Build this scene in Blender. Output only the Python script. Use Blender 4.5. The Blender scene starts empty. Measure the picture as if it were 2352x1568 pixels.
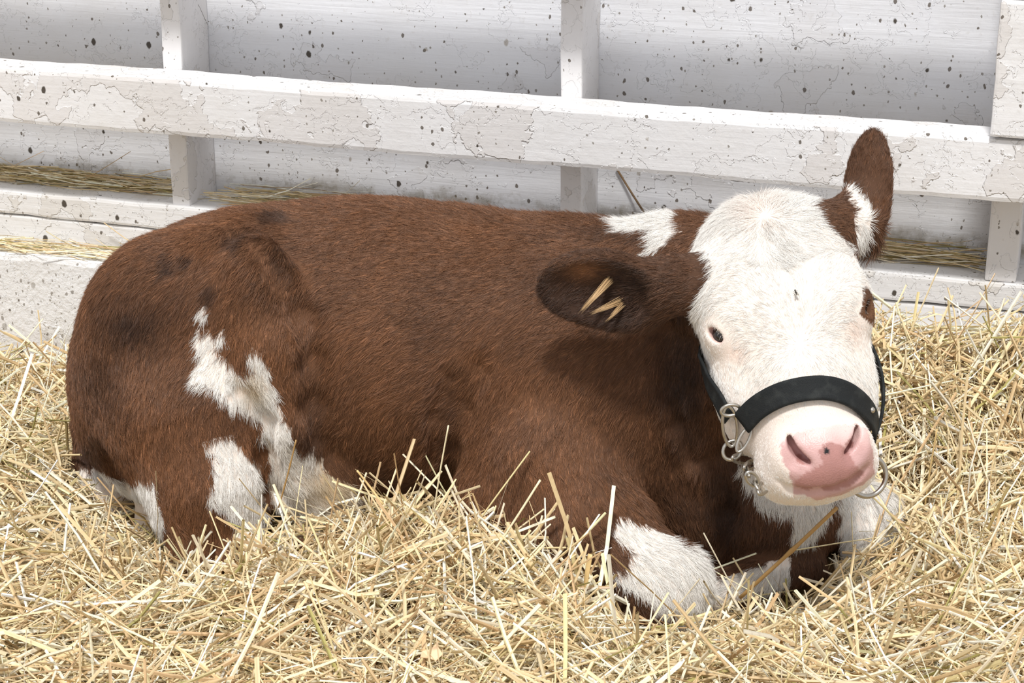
import bpy, bmesh, math, random
import numpy as np
from mathutils import Vector, Matrix, Euler

# ------------------------------------------------------------------ camera, sky, sun, exposure
scene = bpy.context.scene
COL = scene.collection
FPX, IW, IH = 4270.0, 2352, 1568
YAW, PITCH = math.radians(17.8), math.radians(20.0)
CAMZ = 1.19
cam_data = bpy.data.cameras.new('camera')
cam_data.sensor_width = 36.0
cam_data.lens = 36.0 * FPX / IW
cam_data.clip_start = 0.05
cam_data.clip_end = 100
cam = bpy.data.objects.new('camera', cam_data)
COL.objects.link(cam)
cam.location = (0, 0, CAMZ)
cam.rotation_euler = (math.pi / 2 - PITCH, 0, YAW)
scene.camera = cam

world = bpy.data.worlds.new('world')
scene.world = world
world.use_nodes = True
wn = world.node_tree
bg = wn.nodes['Background']
bg.inputs['Color'].default_value = (0.985, 0.985, 1.0, 1)
bg.inputs['Strength'].default_value = 0.68

sun_data = bpy.data.lights.new('sun', 'SUN')
sun_data.energy = 2.8
sun_data.angle = math.radians(8)
sun_data.color = (1.0, 0.985, 0.96)
sun = bpy.data.objects.new('sun', sun_data)
COL.objects.link(sun)
sun.location = (1, -2, 4)
# light comes from the open front of the barn, high, slightly from the right
_sd = Vector((-0.16, 1.0, -1.9)).normalized()
sun.rotation_euler = _sd.to_track_quat('-Z', 'Y').to_euler()

vs = scene.view_settings
vs.view_transform = 'Standard'
vs.look = 'None'
vs.gamma = 1.0
vs.use_curve_mapping = False
vs.exposure = 0.18
scene.cycles.max_bounces = 7
scene.cycles.diffuse_bounces = 4
scene.cycles.glossy_bounces = 2

# ------------------------------------------------------------------ measuring helpers (camera frame -> world points)
_fh = np.array([-math.sin(YAW), math.cos(YAW), 0.0])
CR = np.array([math.cos(YAW), math.sin(YAW), 0.0])
CF = _fh * math.cos(PITCH) + np.array([0, 0, -math.sin(PITCH)])
CU = _fh * math.sin(PITCH) + np.array([0, 0, math.cos(PITCH)])
CC = np.array([0, 0, CAMZ])


def ray(px, py):
    return CF + CR * ((px - IW / 2) / FPX) - CU * ((py - IH / 2) / FPX)


def at_depth(px, py, d):
    return CC + ray(px, py) * d


def on_plane(px, py, n, p0):
    r = ray(px, py)
    n = np.array(n, float)
    return CC + r * (np.dot(np.array(p0, float) - CC, n) / np.dot(r, n))


def project(P):
    v = np.asarray(P, float) - CC
    d = v @ CF
    return IW / 2 + FPX * (v @ CR) / d, IH / 2 - FPX * (v @ CU) / d, d


# ------------------------------------------------------------------ object helpers
def tag(o, label=None, cat=None, group=None, kind=None):
    if label: o['label'] = label
    if cat: o['category'] = cat
    if group: o['group'] = group
    if kind: o['kind'] = kind
    return o


def empty(name, loc=(0, 0, 0)):
    o = bpy.data.objects.new(name, None)
    COL.objects.link(o)
    o.location = loc
    o.empty_display_size = 0.1
    return o


def mesh_obj(name, verts, faces, mat=None, parent=None, smooth=False):
    me = bpy.data.meshes.new(name)
    me.from_pydata([tuple(map(float, v)) for v in verts], [], [tuple(map(int, f)) for f in faces])
    if smooth:
        me.polygons.foreach_set('use_smooth', [True] * len(me.polygons))
    me.update()
    return link_mesh(name, me, mat, parent)


def link_mesh(name, me, mat=None, parent=None):
    o = bpy.data.objects.new(name, me)
    COL.objects.link(o)
    if mat: me.materials.append(mat)
    if parent is not None:
        o.parent = parent
        o.matrix_parent_inverse = Matrix.Translation(parent.location).inverted()
    return o


def bm_obj(name, bm, mat=None, parent=None, smooth=False):
    me = bpy.data.meshes.new(name)
    if smooth:
        for f in bm.faces: f.smooth = True
    bm.to_mesh(me)
    bm.free()
    return link_mesh(name, me, mat, parent)


def fast_mesh(name, V, quads):
    """numpy arrays -> mesh (all quads)"""
    me = bpy.data.meshes.new(name)
    V = np.ascontiguousarray(V, dtype=np.float32)
    Q = np.ascontiguousarray(quads, dtype=np.int32)
    n, m = len(V), len(Q)
    k = Q.shape[1]
    me.vertices.add(n)
    me.vertices.foreach_set('co', V.ravel())
    me.loops.add(m * k)
    me.loops.foreach_set('vertex_index', Q.ravel())
    me.polygons.add(m)
    me.polygons.foreach_set('loop_start', np.arange(0, m * k, k, dtype=np.int32))
    me.polygons.foreach_set('use_smooth', np.ones(m, dtype=bool))
    me.update(calc_edges=True)
    me.validate()
    return me


def tube_arrays(pts, radii, seg=12, closed=False, flat=1.0, up=(0, 0, 1)):
    """swept tube along pts -> verts, quads"""
    pts = np.asarray(pts, float)
    n = len(pts)
    radii = np.broadcast_to(np.asarray(radii, float), (n,))
    V, Fq = [], []
    up = np.array(up, float)
    for i in range(n):
        if closed:
            t = pts[(i + 1) % n] - pts[i - 1]
        else:
            t = pts[min(i + 1, n - 1)] - pts[max(i - 1, 0)]
        t = t / (np.linalg.norm(t) + 1e-12)
        a = np.cross(t, up)
        if np.linalg.norm(a) < 1e-3: a = np.cross(t, (1, 0, 0))
        a /= np.linalg.norm(a)
        b = np.cross(a, t)
        for k in range(seg):
            th = 2 * math.pi * k / seg
            V.append(pts[i] + radii[i] * (math.cos(th) * a + flat * math.sin(th) * b))
    m = n if closed else n - 1
    for i in range(m):
        j = (i + 1) % n
        for k in range(seg):
            l = (k + 1) % seg
            Fq.append((i * seg + k, j * seg + k, j * seg + l, i * seg + l))
    if not closed:
        Fq.append(tuple(range(seg)))
        Fq.append(tuple(range((n - 1) * seg + seg - 1, (n - 1) * seg - 1, -1)))
    return V, Fq


def spline(pts, n):
    """Catmull-Rom through pts"""
    P = np.asarray(pts, float)
    P = np.vstack([2 * P[0] - P[1], P, 2 * P[-1] - P[-2]])
    m = len(P) - 3
    out = []
    for q in np.linspace(0, m - 1e-9, n):
        i = int(q)
        t = q - i
        a, b, c, d = P[i:i + 4]
        out.append(0.5 * ((2 * b) + (-a + c) * t + (2 * a - 5 * b + 4 * c - d) * t * t + (-a + 3 * b - 3 * c + d) * t ** 3))
    return np.array(out)


# ------------------------------------------------------------------ material helpers
class NT:
    def __init__(self, name):
        self.m = bpy.data.materials.new(name)
        self.m.use_nodes = True
        self.t = self.m.node_tree
        self.b = self.t.nodes['Principled BSDF']
        self.b.inputs['Specular IOR Level'].default_value = 0.3

    def n(self, typ, **kw):
        nd = self.t.nodes.new(typ)
        for k, v in kw.items():
            if k.startswith('i_'):
                nd.inputs[k[2:].replace('_', ' ')].default_value = v
            else:
                setattr(nd, k, v)
        return nd

    def l(self, a, b):
        self.t.links.new(a, b)

    def ramp(self, fac, stops, interp='LINEAR'):
        r = self.t.nodes.new('ShaderNodeValToRGB')
        r.color_ramp.interpolation = interp
        el = r.color_ramp.elements
        el[0].position, el[0].color = stops[0][0], stops[0][1]
        el[1].position, el[1].color = stops[-1][0], stops[-1][1]
        for p, c in stops[1:-1]:
            e = el.new(p)
            e.color = c
        self.l(fac, r.inputs[0])
        return r.outputs[0]

    def mix(self, fac, a, b, blend='MIX'):
        m = self.t.nodes.new('ShaderNodeMix')
        m.data_type = 'RGBA'
        m.blend_type = blend
        for sock, v in ((m.inputs[0], fac), (m.inputs[6], a), (m.inputs[7], b)):
            if hasattr(v, 'is_output'): self.l(v, sock)
            else: sock.default_value = v
        return m.outputs[2]

    def math(self, op, a, b=0.0, c=None):
        m = self.t.nodes.new('ShaderNodeMath')
        m.operation = op
        for i, v in enumerate((a, b) if c is None else (a, b, c)):
            if hasattr(v, 'is_output'): self.l(v, m.inputs[i])
            else: m.inputs[i].default_value = v
        return m.outputs[0]


def g(v):
    return (v, v, v, 1)


def srgb(r, gg, b):
    f = lambda c: (c / 255 / 12.92) if c / 255 <= 0.04045 else ((c / 255 + 0.055) / 1.055) ** 2.4
    return (f(r), f(gg), f(b), 1)
# ------------------------------------------------------------------ painted timber wall
SPECKS = ((17.0, 0.22, 0.95, (0.05, 0.036, 0.022, 1), 0.115), (48.0, 0.20, 0.85, (0.09, 0.065, 0.04, 1), 0.17), (95.0, 0.12, 0.7, (0.14, 0.11, 0.07, 1), 0.2), (12.0, 0.14, 0.55, (0.25, 0.19, 0.11, 1), 0.09))
PITS = SPECKS + ((60.0, 0.5, 0.75, (0.22, 0.19, 0.16, 1), 0.22), (26.0, 0.3, 0.6, (0.30, 0.27, 0.23, 1), 0.20))


def paint_material(name, base, under, peel=0.5, grain=1.0, specks=1.0, seed=0.0, rough_bump=1.0, along='X', specklist=SPECKS, stain=()):
    N = NT(name)
    tc = N.n('ShaderNodeTexCoord')
    mp = N.n('ShaderNodeMapping')
    mp.inputs['Location'].default_value = (seed * 3.7, seed * 1.3, seed * 2.1)
    N.l(tc.outputs['Object'], mp.inputs['Vector'])
    P = mp.outputs['Vector']
    # flakes: two noise fields, thresholded -> islands where the top coat is gone
    warp = N.n('ShaderNodeTexNoise', i_Scale=28.0, i_Detail=4.0)
    N.l(P, warp.inputs['Vector'])
    wv = N.n('ShaderNodeMix', data_type='RGBA', blend_type='LINEAR_LIGHT')
    wv.inputs[0].default_value = 0.035
    N.l(P, wv.inputs[6]); N.l(warp.outputs['Color'], wv.inputs[7])
    n1 = N.n('ShaderNodeTexNoise', i_Scale=7.5, i_Detail=3.0, i_Roughness=0.5)
    N.l(wv.outputs[2], n1.inputs['Vector'])
    flake = N.ramp(n1.outputs['Fac'], [(peel - 0.004, g(0)), (peel + 0.004, g(1))])
    n1b = N.n('ShaderNodeTexNoise', i_Scale=16.0, i_Detail=4.0, i_Roughness=0.6)
    N.l(wv.outputs[2], n1b.inputs['Vector'])
    flake2 = N.ramp(n1b.outputs['Fac'], [(peel + 0.07, g(0)), (peel + 0.078, g(1))])
    # rim of each flake stands proud
    rim = N.ramp(n1.outputs['Fac'], [(peel - 0.012, g(0)), (peel, g(1)), (peel + 0.001, g(0))])
    # wood grain
    sc = (3.0, 60.0, 60.0) if along == 'X' else (60.0, 60.0, 3.0)
    mg = N.n('ShaderNodeMapping'); mg.inputs['Scale'].default_value = sc
    N.l(P, mg.inputs['Vector'])
    gr = N.n('ShaderNodeTexNoise', i_Scale=1.6, i_Detail=6.0, i_Roughness=0.6, i_Distortion=0.6)
    N.l(mg.outputs[0], gr.inputs['Vector'])
    fine = N.n('ShaderNodeTexNoise', i_Scale=70.0, i_Detail=4.0, i_Roughness=0.6)
    N.l(P, fine.inputs['Vector'])
    # broad dirt
    dn = N.n('ShaderNodeTexNoise', i_Scale=3.2, i_Detail=6.0, i_Roughness=0.62)
    N.l(P, dn.inputs['Vector'])
    dirt = N.ramp(dn.outputs['Fac'], [(0.42, g(0)), (0.75, g(1))])
    col = N.mix(flake, under, base)
    col = N.mix(N.math('MULTIPLY', dirt, 0.28), col, (0.55, 0.50, 0.42, 1))
    fd = N.ramp(fine.outputs['Fac'], [(0.62, g(0)), (0.78, g(1))])
    col = N.mix(N.math('MULTIPLY', fd, 0.25 * specks), col, (0.33, 0.27, 0.20, 1))
    # rim grime of the flakes
    col = N.mix(N.math('MULTIPLY', rim, 0.10), col, (0.35, 0.29, 0.22, 1))
    # dried dung / fly specks: 2-D cells with random size, flat on the boards
    sw = N.n('ShaderNodeMix', data_type='RGBA', blend_type='LINEAR_LIGHT')
    sw.inputs[0].default_value = 0.0022
    fw = N.n('ShaderNodeTexNoise', i_Scale=130.0, i_Detail=2.0)
    N.l(P, fw.inputs['Vector'])
    N.l(P, sw.inputs[6]); N.l(fw.outputs['Color'], sw.inputs[7])
    sx = N.n('ShaderNodeSeparateXYZ'); N.l(sw.outputs[2], sx.inputs[0])
    cx = N.n('ShaderNodeCombineXYZ')
    N.l(sx.outputs[0], cx.inputs[0]); N.l(N.math('ADD', N.math('MULTIPLY', sx.outputs[2], 0.75), sx.outputs[1]), cx.inputs[1])
    for scl, thr, amt, cc, big in specklist:
        vm = N.n('ShaderNodeMapping'); vm.inputs['Location'].default_value = (scl * 0.37, seed, 0)
        N.l(cx.outputs[0], vm.inputs['Vector'])
        vo = N.n('ShaderNodeTexVoronoi', voronoi_dimensions='2D', i_Scale=scl, i_Randomness=1.0)
        N.l(vm.outputs[0], vo.inputs['Vector'])
        sep = N.n('ShaderNodeSeparateColor')
        N.l(vo.outputs['Color'], sep.inputs[0])
        on = N.math('GREATER_THAN', sep.outputs[0], 1 - thr * specks)
        rad = N.math('MULTIPLY', N.math('MULTIPLY_ADD', sep.outputs[1], 0.85, 0.15), big)
        hit = N.ramp(N.math('SUBTRACT', rad, vo.outputs['Distance']), [(0.0, g(0)), (0.03, g(1))])
        col = N.mix(N.math('MULTIPLY', N.math('MULTIPLY', hit, on), amt), col, cc)
    if stain:
        so = N.n('ShaderNodeSeparateXYZ'); N.l(tc.outputs['Object'], so.inputs[0])
        sn = N.n('ShaderNodeTexNoise', i_Scale=11.0, i_Detail=7.0, i_Roughness=0.7)
        N.l(wv.outputs[2], sn.inputs['Vector'])
        for z0, hw in stain:
            band = N.math('MAXIMUM', N.math('SUBTRACT', 1.0, N.math('DIVIDE', N.math('ABSOLUTE', N.math('SUBTRACT', so.outputs[2], z0)), hw)), 0.0)
            amt = N.ramp(N.math('MULTIPLY', N.math('POWER', band, 0.5), sn.outputs['Fac']), [(0.40, g(0)), (0.60, g(0.75))])
            col = N.mix(amt, col, (0.23, 0.19, 0.12, 1))
    N.l(col, N.b.inputs['Base Color'])
    N.b.inputs['Roughness'].default_value = 0.55
    h = N.math('MULTIPLY', flake, -0.9)
    h = N.math('ADD', h, N.math('MULTIPLY', flake2, -0.5))
    h = N.math('ADD', h, N.math('MULTIPLY', rim, 0.12))
    h = N.math('ADD', h, N.math('MULTIPLY', gr.outputs['Fac'], 0.55 * grain))
    h = N.math('ADD', h, N.math('MULTIPLY', fine.outputs['Fac'], 0.5 * rough_bump))
    bp = N.n('ShaderNodeBump', i_Strength=0.9, i_Distance=0.0017)
    N.l(h, bp.inputs['Height'])
    N.l(bp.outputs[0], N.b.inputs['Normal'])
    return N.m


WHITE = (0.80, 0.80, 0.83, 1)
UNDER = (0.70, 0.68, 0.67, 1)
M_board = paint_material('board_paint', (0.78, 0.79, 0.825, 1), (0.755, 0.76, 0.79, 1), peel=0.36, grain=1.5, specks=1.0, seed=1.0, rough_bump=0.7, stain=((0.395, 0.05), (0.215, 0.045)))
M_rail = paint_material('rail_paint', (0.83, 0.825, 0.835, 1), (0.755, 0.735, 0.73, 1), peel=0.47, grain=0.8, specks=0.7, seed=2.4, rough_bump=1.2)
M_post = paint_material('post_paint', (0.81, 0.80, 0.81, 1), (0.74, 0.72, 0.71, 1), peel=0.40, grain=0.8, specks=0.9, seed=4.1, along='Z')
M_ledge = paint_material('ledge_paint', (0.81, 0.805, 0.81, 1), (0.74, 0.72, 0.70, 1), peel=0.42, grain=1.2, specks=0.8, seed=6.3)
M_plinth = paint_material('plinth_paint', (0.81, 0.81, 0.82, 1), (0.73, 0.72, 0.71, 1), peel=0.40, grain=0.0, specks=0.8, seed=8.2, rough_bump=4.5, specklist=PITS)


def board(name, x0, x1, y0, y1, z0, z1, mat, parent=None, bev=0.004, wob=0.0012, seed=0, step=0.05, grow=0.0):
    """a sawn plank: bevelled box, cut along its length and worn slightly out of true"""
    bm = bmesh.new()
    bmesh.ops.create_cube(bm, size=1.0)
    for v in bm.verts:
        v.co = Vector(((x0 + x1) / 2 + v.co.x * (x1 - x0), (y0 + y1) / 2 + v.co.y * (y1 - y0), (z0 + z1) / 2 + v.co.z * (z1 - z0)))
    bmesh.ops.bevel(bm, geom=list(bm.edges), offset=bev, segments=2, affect='EDGES', profile=0.6)
    ax = 0 if (x1 - x0) > (z1 - z0) else 2
    lo, hi = (x0, x1) if ax == 0 else (z0, z1)
    k = int((hi - lo) / step)
    for i in range(1, k):
        c = lo + (hi - lo) * i / k
        co = [0, 0, 0]; co[ax] = c
        no = [0, 0, 0]; no[ax] = 1
        bmesh.ops.bisect_plane(bm, geom=list(bm.verts) + list(bm.edges) + list(bm.faces), plane_co=co, plane_no=no)
    rnd = random.Random(seed)
    ph = [rnd.uniform(0, 6.28) for _ in range(6)]
    for v in bm.verts:
        t = v.co[ax]
        for j, a in enumerate([q for q in (0, 1, 2) if q != ax]):
            s = 1 if v.co[a] > ((y0 + y1) / 2 if a == 1 else (z0 + z1) / 2 if a == 2 else (x0 + x1) / 2) else -1
            v.co[a] += wob * (math.sin(t * 9 + ph[j] + s) + 0.7 * math.sin(t * 31 + ph[j + 2] * s) + 0.5 * math.sin(t * 77 + ph[j + 3] * s))
    bm.normal_update()
    return bm_obj(name, bm, mat, parent)


YW = 3.29          # face of the wall boards
XL, XR = -3.2, 1.0
w = board('wall_back', XL, XR, YW, YW + 0.03, -0.30, 1.6, M_board, bev=0.002, wob=0.0, step=0.4)
tag(w, kind='structure')
# lapped boards nailed to the studs: joint lines come from separate planks
# timber sill at the foot of the wall, two courses, then the rendered plinth
ledge = empty('timber_sill', (-1.1, 3.23, 0.03))
tag(ledge, 'white painted timber sill along the foot of the wall, under the posts', 'sill')
board('plank', XL, XR, 3.162, YW, 0.137, 0.186, M_ledge, ledge, bev=0.006, wob=0.001, seed=3)
board('plank', XL, XR, 3.165, YW, 0.080, 0.135, M_ledge, ledge, bev=0.005, wob=0.001, seed=4)
pl = board('trim_1', XL, XR, 3.085, YW, -0.30, 0.080, M_plinth, bev=0.012, wob=0.002, seed=5, step=0.03)
tag(pl, kind='structure')

fence = empty('stall_fence', (-0.9, 3.2, 0.19))
tag(fence, 'white wooden stall fence with peeling rails nailed across upright posts behind the calf', 'fence')
board('rail', XL, XR, 3.084, 3.172, 0.350, 0.459, M_rail, fence, bev=0.009, wob=0.0009, seed=11, step=0.025)
board('rail', XL, XR, 3.084, 3.172, 0.685, 0.775, M_rail, fence, bev=0.009, wob=0.0014, seed=12)
for i, (xa, xb) in enumerate([(-2.54, -2.50), (-1.724, -1.684), (-0.927, -0.886), (-0.158, -0.105)]):
    p = board('post', xa, xb, 3.172, YW, 0.186, 1.55, M_post, fence, bev=0.004, wob=0.0008, seed=20 + i)
board('upright_board', -0.165, -0.02, 3.078, 3.171, 0.462, 0.685, M_rail, fence, bev=0.005, wob=0.0012, seed=31, step=0.03)

fl = board('floor', -4.5, 2.5, -0.6, YW, -0.36, -0.30, M_plinth, bev=0.002, wob=0.0, step=0.5)
tag(fl, kind='structure')
# ------------------------------------------------------------------ the calf: one continuous body grown from blended masses
CAX = math.radians(6.0)                     # the calf lies almost parallel to the wall
cA = np.array([math.cos(CAX), math.sin(CAX), 0.0])      # rump -> chest
cS = np.array([math.sin(CAX), -math.cos(CAX), 0.0])     # towards the near flank
cZ = np.array([0, 0, 1.0])
CALF0 = np.array([-0.915, 2.66, 0.0])
ZG = -0.07                                   # straw level under the calf


def C(px, py, s=0.0):
    """a point of the calf seen at (px,py), s metres from its middle plane towards the near side"""
    return on_plane(px, py, cS, CALF0 + cS * s)


B_CALF = np.stack([cA, cS, cZ], 1)           # columns


class Field:
    def __init__(self):
        self.ops = []

    def ell(self, c, r, basis=None, k=0.03, op='add', tagid=0):
        B = B_CALF if basis is None else basis
        self.ops.append(('ell', np.array(c, float), np.array(r, float), np.array(B, float), k, op))

    def cone(self, a, b, ra, rb, k=0.03, op='add'):
        self.ops.append(('cone', np.array(a, float), np.array(b, float), ra, rb, k, op))

    def chain(self, pts, rs, k=0.03, op='add'):
        for i in range(len(pts) - 1):
            self.cone(pts[i], pts[i + 1], rs[i], rs[i + 1], k if i == 0 else max(k * 0.6, 0.012), op)

    @staticmethod
    def _one(o, P):
        if o[0] == 'ell':
            q = (P - o[1].astype(np.float32)) @ o[3].astype(np.float32)
            r = o[2].astype(np.float32)
            k0 = np.sqrt(((q / r) ** 2).sum(-1))
            k1 = np.sqrt(((q / (r * r)) ** 2).sum(-1)) + 1e-9
            return k0 * (k0 - 1) / k1
        a, b, ra, rb = o[1], o[2], o[3], o[4]
        ba = (b - a).astype(np.float32)
        pa = P - a.astype(np.float32)
        h = np.clip((pa @ ba) / float(ba @ ba), 0, 1)
        d = pa - h[:, None] * ba
        return np.sqrt((d * d).sum(-1)) - (ra + (rb - ra) * h)

    def __call__(self, P):
        P = np.asarray(P, np.float32)
        f = np.full(len(P), 9.0, np.float32)
        for o in self.ops:
            k, op = o[-2], o[-1]
            d = self._one(o, P)
            if op == 'add':
                h = np.maximum(k - np.abs(f - d), 0) / k
                f = np.minimum(f, d) - h * h * k * 0.25
            else:
                h = np.maximum(k - np.abs(f + d), 0) / k
                f = np.maximum(f, -d) + h * h * k * 0.25
        return f


def surface_nets(F, lo, hi, vox):
    """coarse pass to find the skin, fine pass in a band around it, then naive surface nets"""
    lo, hi = np.array(lo, float), np.array(hi, float)
    m = 4
    n = (np.ceil((hi - lo) / vox / m).astype(int)) * m + 1
    nc = (n - 1) // m + 1
    ax = [lo[i] + np.arange(nc[i]) * vox * m for i in range(3)]
    G = np.stack(np.meshgrid(*ax, indexing='ij'), -1).reshape(-1, 3)
    fc = F(G).reshape(nc)
    near = np.abs(fc) < vox * m * 1.9
    big = np.zeros(n, bool)
    fine = np.full(n, 1.0, np.float32)
    idx = [np.minimum((np.arange(n[i]) + m // 2) // m, nc[i] - 1) for i in range(3)]
    fine[:] = np.where(fc[np.ix_(*idx)] < 0, -1, 1)
    big = near[np.ix_(*idx)]
    w = np.argwhere(big)
    P = lo + w * vox
    vals = np.empty(len(P), np.float32)
    for i in range(0, len(P), 400000):
        vals[i:i + 400000] = F(P[i:i + 400000])
    fine[big] = vals
    S = fine < 0
    c = [S[:-1, :-1, :-1], S[1:, :-1, :-1], S[:-1, 1:, :-1], S[1:, 1:, :-1], S[:-1, :-1, 1:], S[1:, :-1, 1:], S[:-1, 1:, 1:], S[1:, 1:, 1:]]
    cnt = sum(x.astype(np.int8) for x in c)
    act = (cnt > 0) & (cnt < 8)
    cells = np.argwhere(act)
    vid = np.full(act.shape, -1, np.int32)
    vid[act] = np.arange(len(cells))
    acc = np.zeros((len(cells), 3)); num = np.zeros(len(cells))
    offs = [(0, 0, 0), (1, 0, 0), (0, 1, 0), (1, 1, 0), (0, 0, 1), (1, 0, 1), (0, 1, 1), (1, 1, 1)]
    for a in range(8):
        for b in range(a + 1, 8):
            da = np.array(offs[b]) - np.array(offs[a])
            if np.abs(da).sum() != 1: continue
            fa = fine[tuple((cells + offs[a]).T)]; fb = fine[tuple((cells + offs[b]).T)]
            x = (fa < 0) != (fb < 0)
            t = fa[x] / (fa[x] - fb[x])
            acc[x] += np.array(offs[a]) + t[:, None] * da
            num[x] += 1
    V = lo + (cells + acc / num[:, None]) * vox
    quads = []
    for axn in range(3):
        d = [0, 0, 0]; d[axn] = 1
        u, v = (axn + 1) % 3, (axn + 2) % 3
        sl0 = [slice(None)] * 3; sl1 = [slice(None)] * 3
        sl0[axn] = slice(0, -1); sl1[axn] = slice(1, None)
        a, b = S[tuple(sl0)], S[tuple(sl1)]
        e = np.argwhere(a != b)
        e = e[(e[:, u] > 0) & (e[:, v] > 0) & (e[:, u] < n[u] - 1) & (e[:, v] < n[v] - 1)]
        flip = ~a[tuple(e.T)]
        du = np.zeros(3, int); du[u] = 1
        dv = np.zeros(3, int); dv[v] = 1
        q = np.stack([vid[tuple((e - du - dv).T)], vid[tuple((e - dv).T)], vid[tuple(e.T)], vid[tuple((e - du).T)]], 1)
        q[flip] = q[flip][:, ::-1]
        quads.append(q)
    Q = np.concatenate(quads)
    Q = Q[(Q >= 0).all(1)]
    return V, Q


BODY = Field()
E_, K_ = BODY.ell, BODY.cone
# --- trunk
E_(C(880, 800), (0.44, 0.215, 0.248), k=0.05)
E_(C(510, 825), (0.225, 0.20, 0.215), k=0.10)
E_(C(418, 905, -0.02), (0.172, 0.19, 0.195), k=0.09)
E_(C(1290, 830, 0.0), (0.24, 0.185, 0.205), k=0.10)
E_(C(1560, 960, 0.03), (0.17, 0.15, 0.20), k=0.10)          # breast
E_(C(1725, 1160, 0.06), (0.145, 0.13, 0.12), k=0.08)        # brisket
# --- neck up to the skull
BODY.chain([C(1370, 730), C(1550, 680, 0.06), C(1740, 665, 0.16)], [0.135, 0.112, 0.10], k=0.08)
BODY.chain([C(1500, 800, 0.08), C(1600, 860, 0.12), C(1640, 1020, 0.13)], [0.11, 0.09, 0.06], k=0.06)   # throat and dewlap
# --- hip bone, thigh, stifle, hind leg (near side)
E_(C(545, 560, 0.08), (0.07, 0.06, 0.05), k=0.05)
E_(C(440, 830, 0.15), (0.19, 0.105, 0.215), k=0.05)
E_(C(600, 770, 0.185), (0.077, 0.062, 0.165), k=0.03)         # front of thigh
BODY.chain([C(640, 800, 0.20), C(670, 960, 0.205), C(690, 1090, 0.20)], [0.055, 0.045, 0.03], k=0.035)
BODY.chain([C(440, 950, 0.20), C(480, 1110, 0.235), C(500, 1250, 0.25)], [0.11, 0.085, 0.075], k=0.05)
BODY.chain([C(400, 1000, 0.17), C(420, 1160, 0.2)], [0.09, 0.05], k=0.05)
BODY.chain([C(500, 1260, 0.26), C(600, 1285, 0.29), C(680, 1290, 0.31)], [0.05, 0.036, 0.034], k=0.02)
E_(C(735, 1105, 0.155), (0.085, 0.06, 0.075), k=0.03)       # flank skin and belly fold
# --- far hind foot and tail
_t0 = len(BODY.ops)
BODY.chain([C(200, 975, -0.02), C(206, 1050, 0.0), C(222, 1105, 0.02), C(268, 1168, 0.05)], [0.026, 0.025, 0.026, 0.028], k=0.012)
BODY.chain([C(338, 1130, 0.08), C(352, 1190, 0.09), C(350, 1250, 0.10)], [0.022, 0.028, 0.03], k=0.012)
TAIL_OPS = list(range(_t0, len(BODY.ops)))
# --- near shoulder, foreleg
E_(C(1290, 960, 0.155), (0.15, 0.085, 0.20), k=0.05)
BODY.chain([C(1180, 1160, 0.20), C(1370, 1265, 0.27), C(1520, 1345, 0.31)], [0.085, 0.078, 0.07], k=0.045)
BODY.chain([C(1250, 1050, 0.2), C(1400, 1200, 0.25)], [0.09, 0.06], k=0.04)
BODY.chain([C(1530, 1380, 0.31), C(1440, 1420, 0.33), C(1300, 1400, 0.33)], [0.05, 0.042, 0.036], k=0.02)
# --- far foreleg folded under the breast, its knee out to the right
BODY.chain([C(1860, 1150, -0.06), C(1985, 1175, 0.02)], [0.06, 0.048], k=0.03)
BODY.chain([C(1985, 1190, 0.03), C(1985, 1250, 0.08)], [0.045, 0.04], k=0.02)
BODY.chain([C(1850, 1300, 0.14), C(1730, 1335, 0.2), C(1640, 1365, 0.23)], [0.03, 0.034, 0.032], k=0.02)

# --- head, in its own frame: ex across the brow, ey down the face, ez out of the face
HD = 2.50
_hv = ray(1816, 738); _hv = _hv / np.linalg.norm(_hv)
_t = -_hv
_r = np.cross(CU, _t); _r /= np.linalg.norm(_r)
_u = np.cross(_t, _r)
ROLL, HYAW, HPIT = math.radians(8.5), math.radians(12), math.radians(18)
_ex = math.cos(ROLL) * _r + math.sin(ROLL) * _u
_ey = -math.cos(ROLL) * _u + math.sin(ROLL) * _r
_ez = _t


def _rot(v, ax, an):
    ax = ax / np.linalg.norm(ax)
    return v * math.cos(an) + np.cross(ax, v) * math.sin(an) + ax * np.dot(ax, v) * (1 - math.cos(an))


# turn to the viewer's right, then nose towards the viewer
_ex, _ez = [_rot(v, _ey, -HYAW) for v in (_ex, _ez)]
_ey, _ez = [_rot(v, _ex, -HPIT) for v in (_ey, _ez)]
B_HEAD = np.stack([_ex, _ey, _ez], 1)
HEAD0 = at_depth(1816, 738, HD) + _ex * 0.012 - _ey * 0.018 - _ez * 0.01


def Hh(x, y, z):
    return HEAD0 + B_HEAD @ np.array([x, y, z], float)


def HE(c, r, k=0.03, op='add', rot=None):
    B = B_HEAD if rot is None else B_HEAD @ np.array(rot.to_matrix())
    BODY.ell(Hh(*c), r, B, k, op)


def HK(pts, rs, k=0.03, op='add'):
    BODY.chain([Hh(*p) for p in pts], rs, k, op)



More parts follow.
